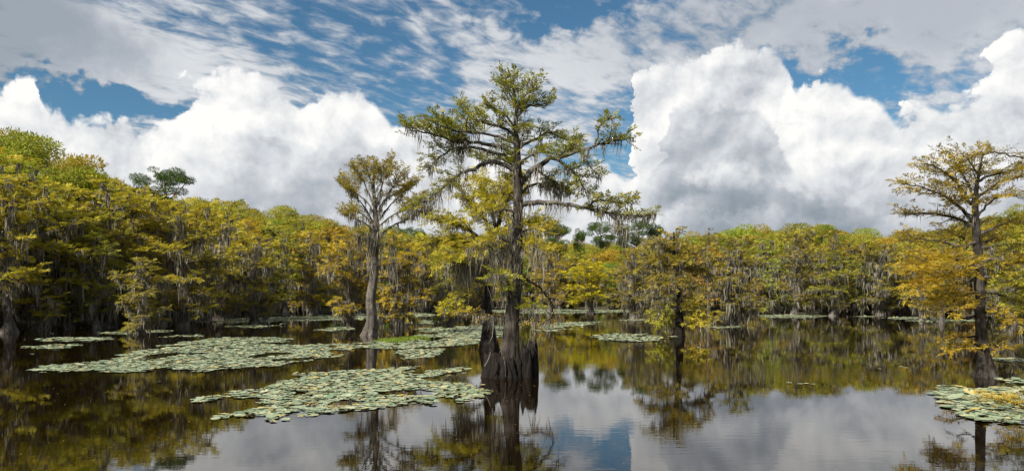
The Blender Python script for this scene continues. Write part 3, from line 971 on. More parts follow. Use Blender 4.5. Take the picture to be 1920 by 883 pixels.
# the slender tall one left of the hero
tall_left = dict(
    seed=37, base=(694, 629), label='tall pale-trunked cypress with fan-shaped rusty olive crown, left of the tallest cypress', color=(0.165, 0.125, 0.018), bark='bark', lobes=6, flute=0.2,
    style=dict(start=0.58, sec=(0.6, 1.35), step=0.085, twig=0.42, tstep=0.14, m=12, leaf=0.175, wid=0.042, turn=0.28, green=0.35, rise=0.2, droop=0.15,
               moss=0.45, moss_len=0.8, moss_w=0.05, flat=0.5),
    trunk=[(691, 634, 40, 0), (693, 622, 31, 0), (697, 600, 23, 0), (695, 560, 21, 0), (702, 510, 18, 0), (702, 460, 15, 0), (705, 420, 12, 0), (703, 385, 8, 0), (700, 350, 7, 0), (702, 320, 4, 0), (706, 300, 2, 0)],
    limbs=[
        dict(pts=[(705, 425), (688, 395), (668, 370), (640, 345)], dy=-0.8, w=3.6),
        dict(pts=[(705, 430), (684, 405), (662, 395), (645, 398)], dy=1.0, w=3.4, st=dict(start=0.45)),
        dict(pts=[(703, 400), (690, 360), (676, 330), (662, 312)], dy=0.6, w=3.6),
        dict(pts=[(703, 385), (696, 345), (688, 318), (684, 304)], dy=-0.8, w=3.4),
        dict(pts=[(704, 395), (716, 350), (724, 322), (732, 302)], dy=0.7, w=3.6),
        dict(pts=[(705, 410), (725, 370), (742, 342), (756, 318)], dy=-0.9, w=3.6),
        dict(pts=[(705, 420), (732, 385), (760, 358), (784, 338)], dy=0.9, w=3.6, st=dict(start=0.5)),
        dict(pts=[(705, 432), (735, 405), (765, 388), (798, 368)], dy=-1.2, w=3.6, st=dict(start=0.45, moss=0.7)),
        dict(pts=[(705, 445), (735, 425), (768, 408), (802, 396)], dy=0.4, w=4.2, st=dict(start=0.5, moss=1.0)),
        dict(pts=[(704, 440), (685, 418), (665, 410), (652, 402)], dy=-1.6, w=3.2, st=dict(moss=0.8)),
        dict(pts=[(704, 400), (700, 370), (712, 345), (716, 318)], dy=-1.8, w=3.2),
        dict(pts=[(704, 408), (690, 380), (660, 355), (650, 330)], dy=1.9, w=3.2),
        dict(pts=[(704, 405), (722, 375), (745, 362), (765, 345)], dy=2.0, w=3.2),
        dict(pts=[(703, 455), (684, 440), (668, 446)], dy=-1.0, w=4, st=dict(moss=1.0, moss_len=1.2), curtain=[(680, 440, 160, 0.4, 2.0)]),
        dict(pts=[(703, 465), (720, 455), (738, 462)], dy=-0.8, w=3.5, st=dict(moss=1.0, moss_len=1.0, sec=(0.3, 0.6))),
    ],
    shoots=dict(n=5, y0=370, y1=305, len=[1.1, 1.2, 1.0, 0.6], rise=(0.3, 0.9), st=dict(start=0.4, moss=0.1)),
    trunk_moss=[(400, 470, 26, 1.5, -3), (460, 520, 10, 1.0, -4)],
)
traced_tree(tall_left)

right = dict(
    seed=41, base=(1848, 706), label='orange-tinged cypress with dark flared base standing beside the right lily pads', color=(0.185, 0.135, 0.016), bark='bark_mid', lobes=7, flute=0.16,
    style=dict(start=0.25, sec=(0.45, 0.95), step=0.105, twig=0.32, tstep=0.10, m=14, leaf=0.125, wid=0.027, turn=0.30, green=0.25, rise=0.10, droop=0.2,
               moss=0.10, moss_len=0.35, moss_w=0.022, flat=0.5),
    trunk=[(1848, 712, 50, 0), (1848, 696, 38, 0), (1846, 675, 29, 0), (1842, 650, 23, 0), (1838, 600, 20, 0), (1838, 550, 19, 0), (1835, 500, 18, 0), (1832, 450, 17, 0), (1829, 410, 15, 0), (1829, 380, 12, 0), (1832, 345, 8, 0), (1838, 315, 5, 0), (1842, 292, 3, 0)],
    limbs=[
        dict(pts=[(1830, 415), (1800, 390), (1765, 365), (1725, 350), (1690, 345)], dy=-0.8, w=6.5),
        dict(pts=[(1830, 425), (1795, 408), (1750, 400), (1712, 402), (1688, 398)], dy=0.8, w=6),
        dict(pts=[(1830, 395), (1805, 355), (1775, 325), (1740, 308), (1722, 312)], dy=-0.4, w=6),
        dict(pts=[(1830, 385), (1815, 345), (1795, 310), (1780, 285)], dy=0.8, w=5),
        dict(pts=[(1831, 365), (1832, 330), (1815, 300), (1800, 284)], dy=-0.9, w=4.5),
        dict(pts=[(1800, 305), (1835, 290), (1880, 288), (1925, 300), (1960, 318)], dy0=-0.3, dy=-0.6, w=5, free=True, st=dict(sec=(0.25, 0.6), m=6)),
        dict(pts=[(1833, 345), (1865, 328), (1900, 318), (1945, 310)], dy=0.6, w=5),
        dict(pts=[(1831, 375), (1855, 352), (1885, 338), (1930, 330), (1965, 335)], dy=-0.5, w=5, curtain=[(1888, 338, 140, 0.16, 0.40), (1875, 342, 60, 0.12, 0.3)]),
        dict(pts=[(1830, 410), (1855, 380), (1880, 365), (1920, 372)], dy=-1.0, w=5),
        dict(pts=[(1832, 440), (1870, 425), (1910, 415), (1955, 420)], dy=0.7, w=6),
        dict(pts=[(1832, 455), (1800, 462), (1765, 452), (1722, 447), (1695, 440)], dy=-0.6, w=6.5),
        dict(pts=[(1834, 480), (1805, 488), (1770, 485), (1735, 498), (1700, 510)], dy=-0.7, w=6, color=GOLD, st=dict(turn=0.4, green=0.15, step=0.06, sec=(0.6, 1.2))),
        dict(pts=[(1836, 505), (1808, 512), (1778, 518), (1745, 532), (1715, 545)], dy=-1.2, w=5.5, color=GOLD, st=dict(turn=0.4, green=0.15, step=0.06, sec=(0.6, 1.2))),
        dict(pts=[(1836, 520), (1808, 530), (1782, 545), (1755, 560)], dy=0.9, w=5, color=GOLD, st=dict(turn=0.4, green=0.15, step=0.06, sec=(0.6, 1.2))),
        dict(pts=[(1836, 495), (1868, 485), (1900, 492), (1940, 490)], dy=-0.6, w=5.5, color=GOLD, st=dict(turn=0.5, green=0.15)),
        dict(pts=[(1837, 525), (1868, 522), (1900, 535), (1935, 545)], dy=-1.2, w=5.5, color=GREENY, st=dict(turn=0.3, green=0.2, step=0.065, sec=(0.6, 1.15))),
        dict(pts=[(1838, 548), (1870, 552), (1905, 565), (1940, 570)], dy=0.5, w=5, color=GREENY, st=dict(turn=0.3, green=0.2, step=0.07, sec=(0.6, 1.1))),
        dict(pts=[(1838, 560), (1865, 572), (1895, 580), (1925, 578)], dy=-0.8, w=5, color=GREENY, st=dict(turn=0.35, green=0.2)),
        dict(pts=[(1840, 625), (1815, 632), (1790, 630), (1764, 636)], dy=-0.6, w=4, color=GOLD, mat='dark', st=dict(turn=0.75, green=0.0, sec=(0.15, 0.28), step=0.2)),
        dict(pts=[(1841, 645), (1822, 652), (1800, 650), (1782, 656)], dy=-1.0, w=3.5, color=GOLD, mat='dark', st=dict(turn=0.75, green=0.0, sec=(0.2, 0.36), step=0.16)),
        dict(pts=[(1841, 640), (1862, 646), (1882, 652), (1898, 658)], dy=-0.8, w=3.5, color=GOLD, mat='dark', st=dict(turn=0.75, green=0.0, sec=(0.2, 0.45), step=0.14)),
        dict(pts=[(1838, 590), (1815, 598), (1792, 592), (1770, 600)], dy=0.6, w=4, mat='dark', bare=6),
        dict(pts=[(1833, 470), (1810, 450), (1790, 440), (1770, 428)], dy=2.0, w=5),
        dict(pts=[(1833, 470), (1855, 450), (1880, 445), (1905, 450)], dy=2.0, w=5),
        dict(pts=[(1837, 545), (1812, 552), (1788, 566), (1765, 585)], dy=-0.9, w=4.5, color=GOLD, st=dict(turn=0.4, green=0.15, step=0.07, sec=(0.5, 1.0))),
        dict(pts=[(1838, 575), (1868, 582), (1895, 596), (1918, 606)], dy=-1.0, w=4.5, color=GOLD, st=dict(turn=0.4, green=0.15, step=0.08, sec=(0.4, 0.9))),
        dict(pts=[(1834, 470), (1868, 462), (1905, 458), (1945, 462)], dy=-1.0, w=5, color=GREENY, st=dict(turn=0.3, green=0.2, step=0.07, sec=(0.6, 1.1))),
        dict(pts=[(1834, 500), (1812, 498), (1790, 500)], dy=-2.2, w=5, color=GOLD, st=dict(turn=0.5)),
    ],
    shoots=dict(n=12, y0=430, y1=300, len=[0.9, 1.0, 0.8, 0.5], rise=(0.2, 0.6), st=dict(start=0.3, moss=0.05)),
    trunk_moss=[(330, 400, 10, 0.35, 0)],
)
traced_tree(right)

mid_right = dict(
    seed=53, base=(1272, 630), label='bushy cypress with drooping low boughs touching the water beside the round lily raft', color=(0.185, 0.150, 0.024), bark='dark', lobes=6, flute=0.2,
    style=dict(start=0.15, sec=(0.6, 1.3), step=0.15, twig=0.45, tstep=0.16, m=8, leaf=0.23, wid=0.078, turn=0.22, green=0.18, rise=0.08, droop=0.3,
               moss=0.65, moss_len=1.0, moss_w=0.055, flat=0.45),
    trunk=[(1272, 634, 30, 0), (1273, 622, 24, 0), (1274, 600, 17, 0), (1273, 560, 13, 0), (1270, 520, 12, 0), (1268, 490, 10, 0), (1265, 460, 7, 0), (1263, 435, 3, 0)],
    limbs=[
        dict(pts=[(1268, 480), (1250, 462), (1232, 452), (1215, 455)], dy=-0.8, w=5),
        dict(pts=[(1268, 485), (1290, 470), (1308, 466), (1322, 474)], dy=-0.6, w=5),
        dict(pts=[(1269, 505), (1245, 492), (1222, 492), (1200, 505)], dy=0.5, w=5),
        dict(pts=[(1270, 510), (1295, 500), (1318, 505), (1330, 515)], dy=0.7, w=5),
        dict(pts=[(1271, 530), (1250, 520), (1230, 528), (1215, 545)], dy=-1.2, w=5),
        dict(pts=[(1272, 540), (1290, 535), (1310, 545), (1318, 560)], dy=-1.2, w=5),
        dict(pts=[(1273, 560), (1255, 562), (1240, 580), (1230, 600)], dy=-0.9, w=4.5, color=GREENY, st=dict(moss=0.2, side_down=0.15)),
        dict(pts=[(1273, 555), (1295, 560), (1310, 578), (1320, 598)], dy=-0.9, w=4.5, color=YELLOW, st=dict(moss=0.2, side_down=0.15)),
        dict(pts=[(1273, 575), (1292, 580), (1304, 592), (1310, 608)], dy=-1.7, w=4, color=YELLOW, st=dict(moss=0.2, side_down=0.15)),
        dict(pts=[(1273, 575), (1256, 585), (1244, 602), (1238, 614)], dy=0.4, w=4, color=GREENY, st=dict(moss=0.1, side_down=0.15)),
        dict(pts=[(1272, 535), (1265, 525), (1262, 535)], dy=-2.2, w=4),
        dict(pts=[(1270, 500), (1275, 488), (1280, 492)], dy=-2.0, w=4),
    ],
    shoots=dict(n=14, y0=510, y1=440, len=[1.6, 1.5, 1.2, 0.6], rise=(0.0, 0.5), st=dict(start=0.2, moss=0.4)),
    trunk_moss=[(480, 560, 18, 1.0, 0)],
)
traced_tree(mid_right)


# ------------------------------------------------------------------ forest kinds
def kind_cypress(seed, H, crown_r, low, n_limb, moss, flat_top=0.5, leaf=0.30, lean=0.03, bare=False, droop=0.22):
    """meshes of one layered cypress: trunk, branches, crown, moss"""
    rng = np.random.default_rng(seed)
    n = 26
    u = np.linspace(0, 1, n)
    poly = np.stack([np.cumsum(rng.normal(0, lean, n)), np.cumsum(rng.normal(0, lean, n)), u ** 1.15 * H], -1)
    poly[:, :2] -= poly[0, :2]
    poly[0, 2] = -0.6
    r = 0.020 * H * (1 - 0.88 * u) + 0.040 * H * np.exp(-u * H / 0.75)
    tt, tb, lv, ms = Tubes(), Tubes(), Leaves(rng), Moss(rng)
    tt.add(poly, r, 16, trunk_flute(rng, 6, 0.22, 0.10))
    for i in range(n_limb):
        f = low + (1 - low) * ((i + rng.uniform(-.3, .3)) / n_limb)
        f = min(max(f, low), 0.985)
        q = np.array([np.interp(f * H, poly[:, 2], poly[:, j]) for j in range(3)])
        v = (f - low) / (1 - low)
        prof = (0.62 + 0.55 * v) if v < flat_top else (0.62 + 0.55 * flat_top) * (1 - ((v - flat_top) / (1 - flat_top)) ** 1.8 * 0.8)
        L = crown_r * prof * rng.uniform(0.65, 1.2)
        a = i * 2.399 + rng.normal(0, 0.35)
        pl = grow(rng, q, (math.cos(a), math.sin(a), 0.15 + 0.5 * v + rng.normal(0, 0.12)), L, 9, lift=0.05, sag=droop * 0.8, wob=0.13)
        r0 = 0.02 + 0.011 * L
        tb.add(pl, r0 * (1 - 0.8 * np.linspace(0, 1, 9)), 6)
        dress(rng, tb, lv, ms, pl, r0, start=0.25, sec=(0.22 * L + 0.25, 0.42 * L + 0.35), step=0.27, twig=0.60, tstep=0.21, m=3 if bare else 15, leaf=leaf, wid=leaf * 0.26,
              turn=0.13, green=0.27, rise=0.10, droop=droop, moss=moss * (1.0 if v < 0.75 else 0.35), moss_len=1.5, moss_w=0.10, k=3, flat=0.42, moss_per=8)
    if moss > 0.3:
        for i in range(int(55 * moss)):
            z = rng.uniform(low * 0.9, 0.7) * H
            q = np.array([np.interp(z, poly[:, 2], poly[:, j]) for j in range(3)])
            ms.clump(q + rng.normal(0, 0.25, 3), 7, 0.16, 1.5, 0.10)
    out = [('trunk', tt.mesh('trunk', MAT['bark_far'])), ('branches', tb.mesh('branches', MAT['limb'])), ('crown', lv.mesh('crown', MAT['leaf']))]
    if ms.A:
        out.append(('moss', ms.mesh('moss', MAT['moss'], 4)))
    return dict(H=H, parts=out)


def kind_broadleaf(seed, H, R, n_cl=34, leaf=0.34, mat='leaf', bark='bark_far', cz=0.62, rz=0.38, cl=(0.9, 1.6), per=480, flatten=0.55, trunk_r=0.02, layered=False):
    """round-crowned tree (or pine): limbs ending in leafy clumps spread through the crown"""
    rng = np.random.default_rng(seed)
    n = 16
    u = np.linspace(0, 1, n)
    poly = np.stack([np.cumsum(rng.normal(0, .05, n)), np.cumsum(rng.normal(0, .05, n)), u * H * 0.93], -1)
    poly[:, :2] -= poly[0, :2]
    poly[0, 2] = -0.6
    tt, tb, lv = Tubes(), Tubes(), Leaves(rng)
    tt.add(poly, trunk_r * H * (1 - 0.85 * u) + 0.012 * H * np.exp(-u * H / 0.5), 10)
    for i in range(n_cl):
        a = i * 2.399 + rng.normal(0, 0.4)
        s = rng.uniform(-1, 1)
        w = math.sqrt(max(0, 1 - s * s)) * rng.uniform(0.55, 1.0)
        c = np.array([math.cos(a) * w * R, math.sin(a) * w * R, H * (cz + rz * s * 0.92)])
        zt = max(H * 0.25, c[2] - rng.uniform(0.3, 0.8) * R * w - 0.3)
        q = np.array([np.interp(zt, poly[:, 2], poly[:, j]) for j in range(3)])
        mid = (q + c) / 2 + np.array([0, 0, -0.12 * R * w]) + rng.normal(0, 0.15, 3)
        pl = smooth_poly([q, mid, c], 7)
        tb.add(pl, np.linspace(0.012 * H * 0.55, 0.02, 7), 5)
        rc = rng.uniform(*cl)
        m = int(per * (rc / np.mean(cl)) ** 2)
        dv = unit(rng.normal(0, 1, (m, 3)))
        rad = rc * (0.55 + 0.55 * rng.random((m, 1)) ** 0.6)
        P = c + dv * rad * np.array([1.15, 1.15, flatten])
        D = unit(dv * 0.7 + rng.normal(0, 0.6, (m, 3)) + np.array([0, 0, 0.1]))
        U = unit(dv * 0.5 + np.array([0, 0, 0.8]) + rng.normal(0, 0.4, (m, 3)))
        br = np.clip(rng.normal(0.5, 0.12) + rng.normal(0, 0.15, m), 0, 1)
        tw = np.clip(rng.normal(0.15, 0.18) + rng.normal(0, 0.1, m), 0, 1)
        gw = np.clip(rng.normal(0.35, 0.22) + rng.normal(0, 0.1, m), 0, 1)
        if mat == 'needle':
            tw, gw = tw * 0, gw * 0
        lv.raw(P, D, U, leaf * (0.6 + 0.7 * rng.random(m)), leaf * (0.34 if mat == 'leaf' else 0.16) * (0.7 + 0.6 * rng.random(m)), np.stack([br, tw, gw], -1))
    return dict(H=H, parts=[('trunk', tt.mesh('trunk', MAT[bark])), ('branches', tb.mesh('branches', MAT[bark if bark != 'bark_far' else 'limb'])), ('crown', lv.mesh('crown', MAT[mat]))])


CY = [kind_cypress(101, 12.0, 3.8, 0.13, 30, 0.45), kind_cypress(102, 11.0, 4.2, 0.10, 28, 0.65, 0.65), kind_cypress(103, 13.0, 3.6, 0.18, 30, 0.40, 0.45),
      kind_cypress(104, 10.0, 3.9, 0.07, 26, 0.80, 0.6), kind_cypress(105, 12.5, 4.4, 0.15, 28, 0.60, 0.7), kind_cypress(106, 9.0, 3.4, 0.06, 26, 0.9, 0.5, droop=0.35),
      kind_cypress(107, 12.0, 3.2, 0.22, 26, 0.3, 0.4)]
SHRUBBY = kind_cypress(108, 8.0, 4.4, 0.20, 30, 0.08, 0.45, leaf=0.30)
POST = kind_cypress(110, 13.0, 1.2, 0.86, 7, 0.0, 0.3)
BL = [kind_broadleaf(201, 13, 3.8), kind_broadleaf(202, 12, 4.2, 38), kind_broadleaf(203, 14, 3.6, 34, rz=0.42, cz=0.58)]
PINE = [kind_broadleaf(301, 20, 5.2, 34, 0.40, 'needle', 'pinebark', 0.84, 0.15, (0.7, 1.35), 460, 0.34, 0.014), kind_broadleaf(302, 20, 3.2, 26, 0.48, 'needle', 'pinebark', 0.80, 0.19, (0.8, 1.3), 420, 0.55, 0.014)]
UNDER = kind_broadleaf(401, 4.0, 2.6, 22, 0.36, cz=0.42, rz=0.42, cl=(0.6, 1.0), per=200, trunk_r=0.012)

prng = np.random.default_rng(77)


def place(kind, x, y, z, height, wide, color, label, group=None, name='cypress_tree', cat='tree', skip=()):
    root = link(name, None, label=label, category=cat)
    if group:
        root['group'] = group
    s = height / kind['H']
    root.location = (x, y, z)
    root.scale = (s * wide, s * wide, s)
    root.rotation_euler = (prng.normal(0, 0.015), prng.normal(0, 0.015), prng.uniform(0, 6.283))
    for nm, me in kind['parts']:
        if nm in skip:
            continue
        o = link(nm, me, root)
        if nm == 'crown':
            o.color = (*color, 1)
    return root


def hue(px, k=0.0):
    """crown colour along the shore: gold-yellow left, amber middle, olive right"""
    left = np.array([0.270, 0.228, 0.022])
    mid = np.array([0.285, 0.220, 0.026])
    rgt = np.array([0.222, 0.196, 0.028])
    t = np.interp(px, [0, 400, 700, 1000, 1300, 1900], [0, 0.2, 1.0, 1.0, 1.7, 2.0])
    c = left * max(0, 1 - t) + mid * (1 - abs(t - 1)) + rgt * max(0, t - 1)
    c = c * prng.uniform(0.72, 1.28)
    g = prng.normal(0.03, 0.17)
    return (c[0] * (1 - g), c[1] * (1 + 0.3 * g), c[2])


def H_for(px, d, ytop, z=0.0):
    return CAMZ + (HOR - ytop) * d / F - z


# front trees traced from the photo: (px, py of waterline, top row, kind, width factor, colour, label)
FRONT = [
    (18, 624, 330, 2, 1.15, YELLOW, 'pale buttressed cypress nearest the left edge of the photo'),
    (75, 619, 380, 1, 1.2, YELLOW, 'cypress with broad low crown behind the leftmost buttressed trunk'),
    (128, 617, 395, 4, 1.1, GREENY, 'cypress with wide dark base, second clump from the left edge'),
    (180, 617, 430, 0, 1.1, GREENY, 'slim buttressed cypress left of the low mossy cypress in the water'),
    (205, 613, 350, 4, 1.25, YELLOW, 'big flat-topped golden cypress behind the low mossy cypress in the water'),
    (341, 612, 385, 1, 1.15, YELLOW, 'wide-flared cypress standing in open water right of the low mossy cypress in the water'),
    (300, 606, 385, 4, 1.2, (0.25, 0.19, 0.016), 'tall umbrella-shaped cypress with dark forked limbs below the lone pine'),
    (410, 601, 400, 3, 1.2, YELLOW, 'low-boughed golden cypress on a pale conical base, left shore'),
    (477, 607, 440, 3, 1.15, YELLOW, 'layered golden cypress with bare pale trunk standing out in the water, left'),
    (535, 594, 430, 6, 1.2, GREENY, 'cypress behind the layered golden cypress with pale straight stem'),
    (587, 592, 440, 1, 1.2, GOLD, 'mossy amber cypress between the layered golden one and the tall pale trunk'),
    (657, 612, 450, 3, 0.9, GOLD, 'dark leaning cypress trunk just left of the tall pale trunk'),
    (741, 613, 445, 5, 1.0, GOLD, 'amber cypress on twin dark trunks just right of the tall pale trunk'),
    (790, 586, 455, 3, 1.2, GOLD, 'far amber cypress in the gap right of the tall pale trunk'),
    (843, 610, 470, 5, 0.8, GREENY, 'moss-wrapped pale stems left of the tallest cypress'),
    (1030, 585, 455, 2, 1.2, GOLD, 'amber-crowned cypress behind the dead arching branch'),
    (1187, 597, 470, 3, 1.0, (0.19, 0.15, 0.03), 'grey mossy cypress right of the round golden bush tree'),
    (1236, 590, 455, 1, 1.1, (0.19, 0.155, 0.03), 'mossy cypress behind the bushy drooping one'),
    (1375, 609, 452, 5, 1.05, (0.19, 0.155, 0.025), 'mossy cypress with dark stump base right of the bare post trunk'),
    (1490, 590, 440, 2, 1.2, (0.17, 0.13, 0.03), 'dark-trunked mossy cypress in the middle of the right shore'),
    (1562, 592, 472, 0, 1.45, (0.19, 0.185, 0.02), 'wide pale-green dome-shaped cypress on the right shore'),
    (1650, 590, 455, 3, 1.2, (0.18, 0.16, 0.02), 'low-boughed cypress right of the pale-green dome-shaped one'),
    (1728, 602, 470, 4, 0.9, GOLD, 'golden cypress on the right shore behind the orange-tinged one'),
    (1765, 606, 452, 6, 0.8, (0.22, 0.17, 0.02), 'thin-stemmed cypress just left behind the orange-tinged one'),
    (1900, 603, 440, 1, 1.1, (0.22, 0.18, 0.02), 'yellow-olive cypress at the right edge behind the orange-tinged one'),
]
for px, py, yt, k, wd, c, lab in FRONT:
    p = ground_at(px, py)
    place(CY[k], p[0], p[1], 0, H_for(px, p[1], yt), wd, c, lab)
p = ground_at(265, 626)
place(CY[5], p[0], p[1], 0, H_for(265, p[1], 490), 1.15, (0.23, 0.19, 0.03), 'low mossy cypress standing alone in the water off the near left shore')
p = ground_at(1109, 588)
place(SHRUBBY, p[0], p[1], 0, H_for(1109, p[1], 498), 1.35, (0.36, 0.31, 0.014), 'round golden bush-like cypress on a stout dark trunk in the distance')
p = ground_at(1329, 608)
place(POST, p[0], p[1], 0, H_for(1329, p[1], 433), 1.0, (0.17, 0.13, 0.03), 'straight bare post-like trunk with a tiny tufted top, right of centre')

ORD = ['first', 'second', 'third', 'fourth', 'fifth', 'sixth', 'seventh', 'eighth', 'ninth', 'tenth']


def ordinal(i):
    n = i + 1
    return ORD[i] if i < 10 else f'{n}' + ('th' if 10 < n % 100 < 20 else {1: 'st', 2: 'nd', 3: 'rd'}.get(n % 10, 'th'))


def region(px):
    return ('near left' if px < 330 else 'far left' if px < 680 else 'far middle' if px < 1180 else 'right' if px < 1600 else 'far right')


def rows():
    spec = [(0.965, (0.30, 0.52), 12.0, 'l', 0.0),  # distance factor, height share range, spacing m, kinds, ground height
        (1.00, (0.55, 0.82), 6.4, 'c', 0.0), (1.06, (0.74, 0.94), 5.6, 'c', 0.2), (1.15, (0.88, 1.0), 5.2, 'm', 0.6), (1.28, (0.95, 1.03), 5.8, 'b', 1.2), (1.42, (0.97, 1.05), 7.0, 'b', 1.8)]
    word = ['low over the water', 'in the front row', 'just behind the front row', 'in the middle of the wood', 'forming the skyline', 'in the rearmost row']
    done = []
    for ri, (df, hs, sp, kk, gz) in enumerate(spec):
        px = -90.0 - prng.uniform(0, 30)
        while px < 2010:
            d = float(shore_d(px)) * df * prng.uniform(0.985, 1.04)
            step = sp * F / d * prng.uniform(0.7, 1.3)
            x = (px - 960) * d / F
            yt = float(canopy_y(px)) + prng.uniform(-9, 12)
            full = H_for(px, d, yt, gz)
            h = max(5.0, full * prng.uniform(*hs))
            kc = kk if kk != 'm' else ('c' if prng.random() < 0.65 else 'b')
            reg = region(px)
            if kc in 'cl':
                t = place(CY[(1, 3, 5)[prng.integers(3)] if kk == 'l' else prng.integers(len(CY))], x, d, gz, h, prng.uniform(0.95, 1.3), hue(px), f'yellowing cypress {word[ri]}, {reg} shore', f'cypresses {word[ri]} of the {reg} shore')
            else:
                c = hue(px)
                gk = prng.uniform(0.1, 0.75)
                c = tuple(np.array(c) * (1 - gk) + np.array((0.115, 0.125, 0.016)) * gk)
                t = place(BL[prng.integers(len(BL))], x, d, gz, h, prng.uniform(0.9, 1.2) * (13 / max(h, 9)) ** 0.35, c,
                      f'olive-green treetop {word[ri]}, {reg} shore', f'round-crowned trees {word[ri]} of the {reg} shore', 'broadleaf_tree')
            done.append(t)
            px += step
    # dark thicket under the trees
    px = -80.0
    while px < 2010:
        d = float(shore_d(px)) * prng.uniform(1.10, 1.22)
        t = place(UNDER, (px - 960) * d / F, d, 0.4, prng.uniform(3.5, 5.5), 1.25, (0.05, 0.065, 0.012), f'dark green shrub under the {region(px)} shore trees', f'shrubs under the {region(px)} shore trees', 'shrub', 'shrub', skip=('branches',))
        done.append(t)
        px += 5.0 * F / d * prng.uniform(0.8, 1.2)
    # tell the ones of each row apart by counting them off
    seen = {}
    for t in done:
        if (t.location[0] / t.location[1]) * F + 960 < -25:
            continue
        seen.setdefault(t['label'], []).append(t)
    for lab, ts in seen.items():
        for i, t in enumerate(ts):
            t['label'] = f'{ordinal(i)} from left: {lab}' if len(ts) > 1 else lab


rows()
PG = (0.036, 0.060, 0.010)
for px, yt, d, k, wd, lab in ((303, 311, 92, 0, 0.80, 'lone broad pine rising above the left forest'), (258, 345, 95, 1, 0.5, 'small pine top beside the lone broad pine'),
                              (772, 424, 230, 0, 0.8, 'dark green treetop right of the tall pale trunk'), (1046, 416, 255, 1, 0.9, 'leftmost dark pine above the middle forest'),
                              (1085, 427, 258, 1, 0.5, 'small round pine top in the gap, second of the middle pines'), (1128, 414, 250, 0, 0.75, 'full dark pine in the middle of the distant row'),
                              (1165, 436, 255, 1, 0.6, 'low dark pine behind the hanging moss clump'), (1195, 409, 250, 0, 0.7, 'broad dark pine right of the hanging moss clump'), (1228, 416, 252, 1, 0.6, 'rightmost open-crowned pine of the middle row'),
                              (1868, 415, 130, 0, 0.6, 'broad flat treetop behind the orange-tinged cypress')):
    gz = 2.0
    place(PINE[k], (px - 960) * d / F, d, gz, H_for(px, d, yt, gz), wd, PG if px < 1800 else (0.2, 0.16, 0.02), lab, None, 'pine_tree')


# ------------------------------------------------------------------ lily pads
def pad_mesh(rng, k=13):
    notch = 0.30
    th = np.linspace(notch, 2 * np.pi - notch, k)
    r = 1 + rng.normal(0, 0.035, k)
    rim = np.stack([np.cos(th) * r, np.sin(th) * r, 0.03 + 0.05 * np.abs(rng.normal(0, 1, k))], -1)
    mid = np.stack([np.cos(th) * r * 0.55, np.sin(th) * r * 0.55, 0.02 + rng.normal(0, 0.012, k)], -1)
    V = np.vstack([[[0.06, 0, 0.0]], mid, rim])
    Fc = []
    for i in range(k - 1):
        Fc += [(0, 1 + i, 2 + i), (1 + i, 1 + k + i, 2 + k + i), (1 + i, 2 + k + i, 2 + i)]
    return V, np.array(Fc)


lrng = np.random.default_rng(909)


def inside(poly, x, y):
    poly = np.asarray(poly, float)
    res = np.zeros(len(x), bool)
    j = len(poly) - 1
    for i in range(len(poly)):
        xi, yi = poly[i]
        xj, yj = poly[j]
        cnd = ((yi > y) != (yj > y)) & (x < (xj - xi) * (y - yi) / (yj - yi + 1e-12) + xi)
        res ^= cnd
        j = i
    return res


def value_noise(x, y, s, seed):
    r = np.random.default_rng(seed)
    g = r.random((64, 64))
    u, v = x / s, y / s
    i, j = np.floor(u).astype(int), np.floor(v).astype(int)
    fu, fv = u - i, v - j
    fu, fv = fu * fu * (3 - 2 * fu), fv * fv * (3 - 2 * fv)
    a, b = g[i % 64, j % 64], g[(i + 1) % 64, j % 64]
    c, d = g[i % 64, (j + 1) % 64], g[(i + 1) % 64, (j + 1) % 64]
    return (a * (1 - fu) + b * fu) * (1 - fv) + (c * (1 - fu) + d * fu) * fv


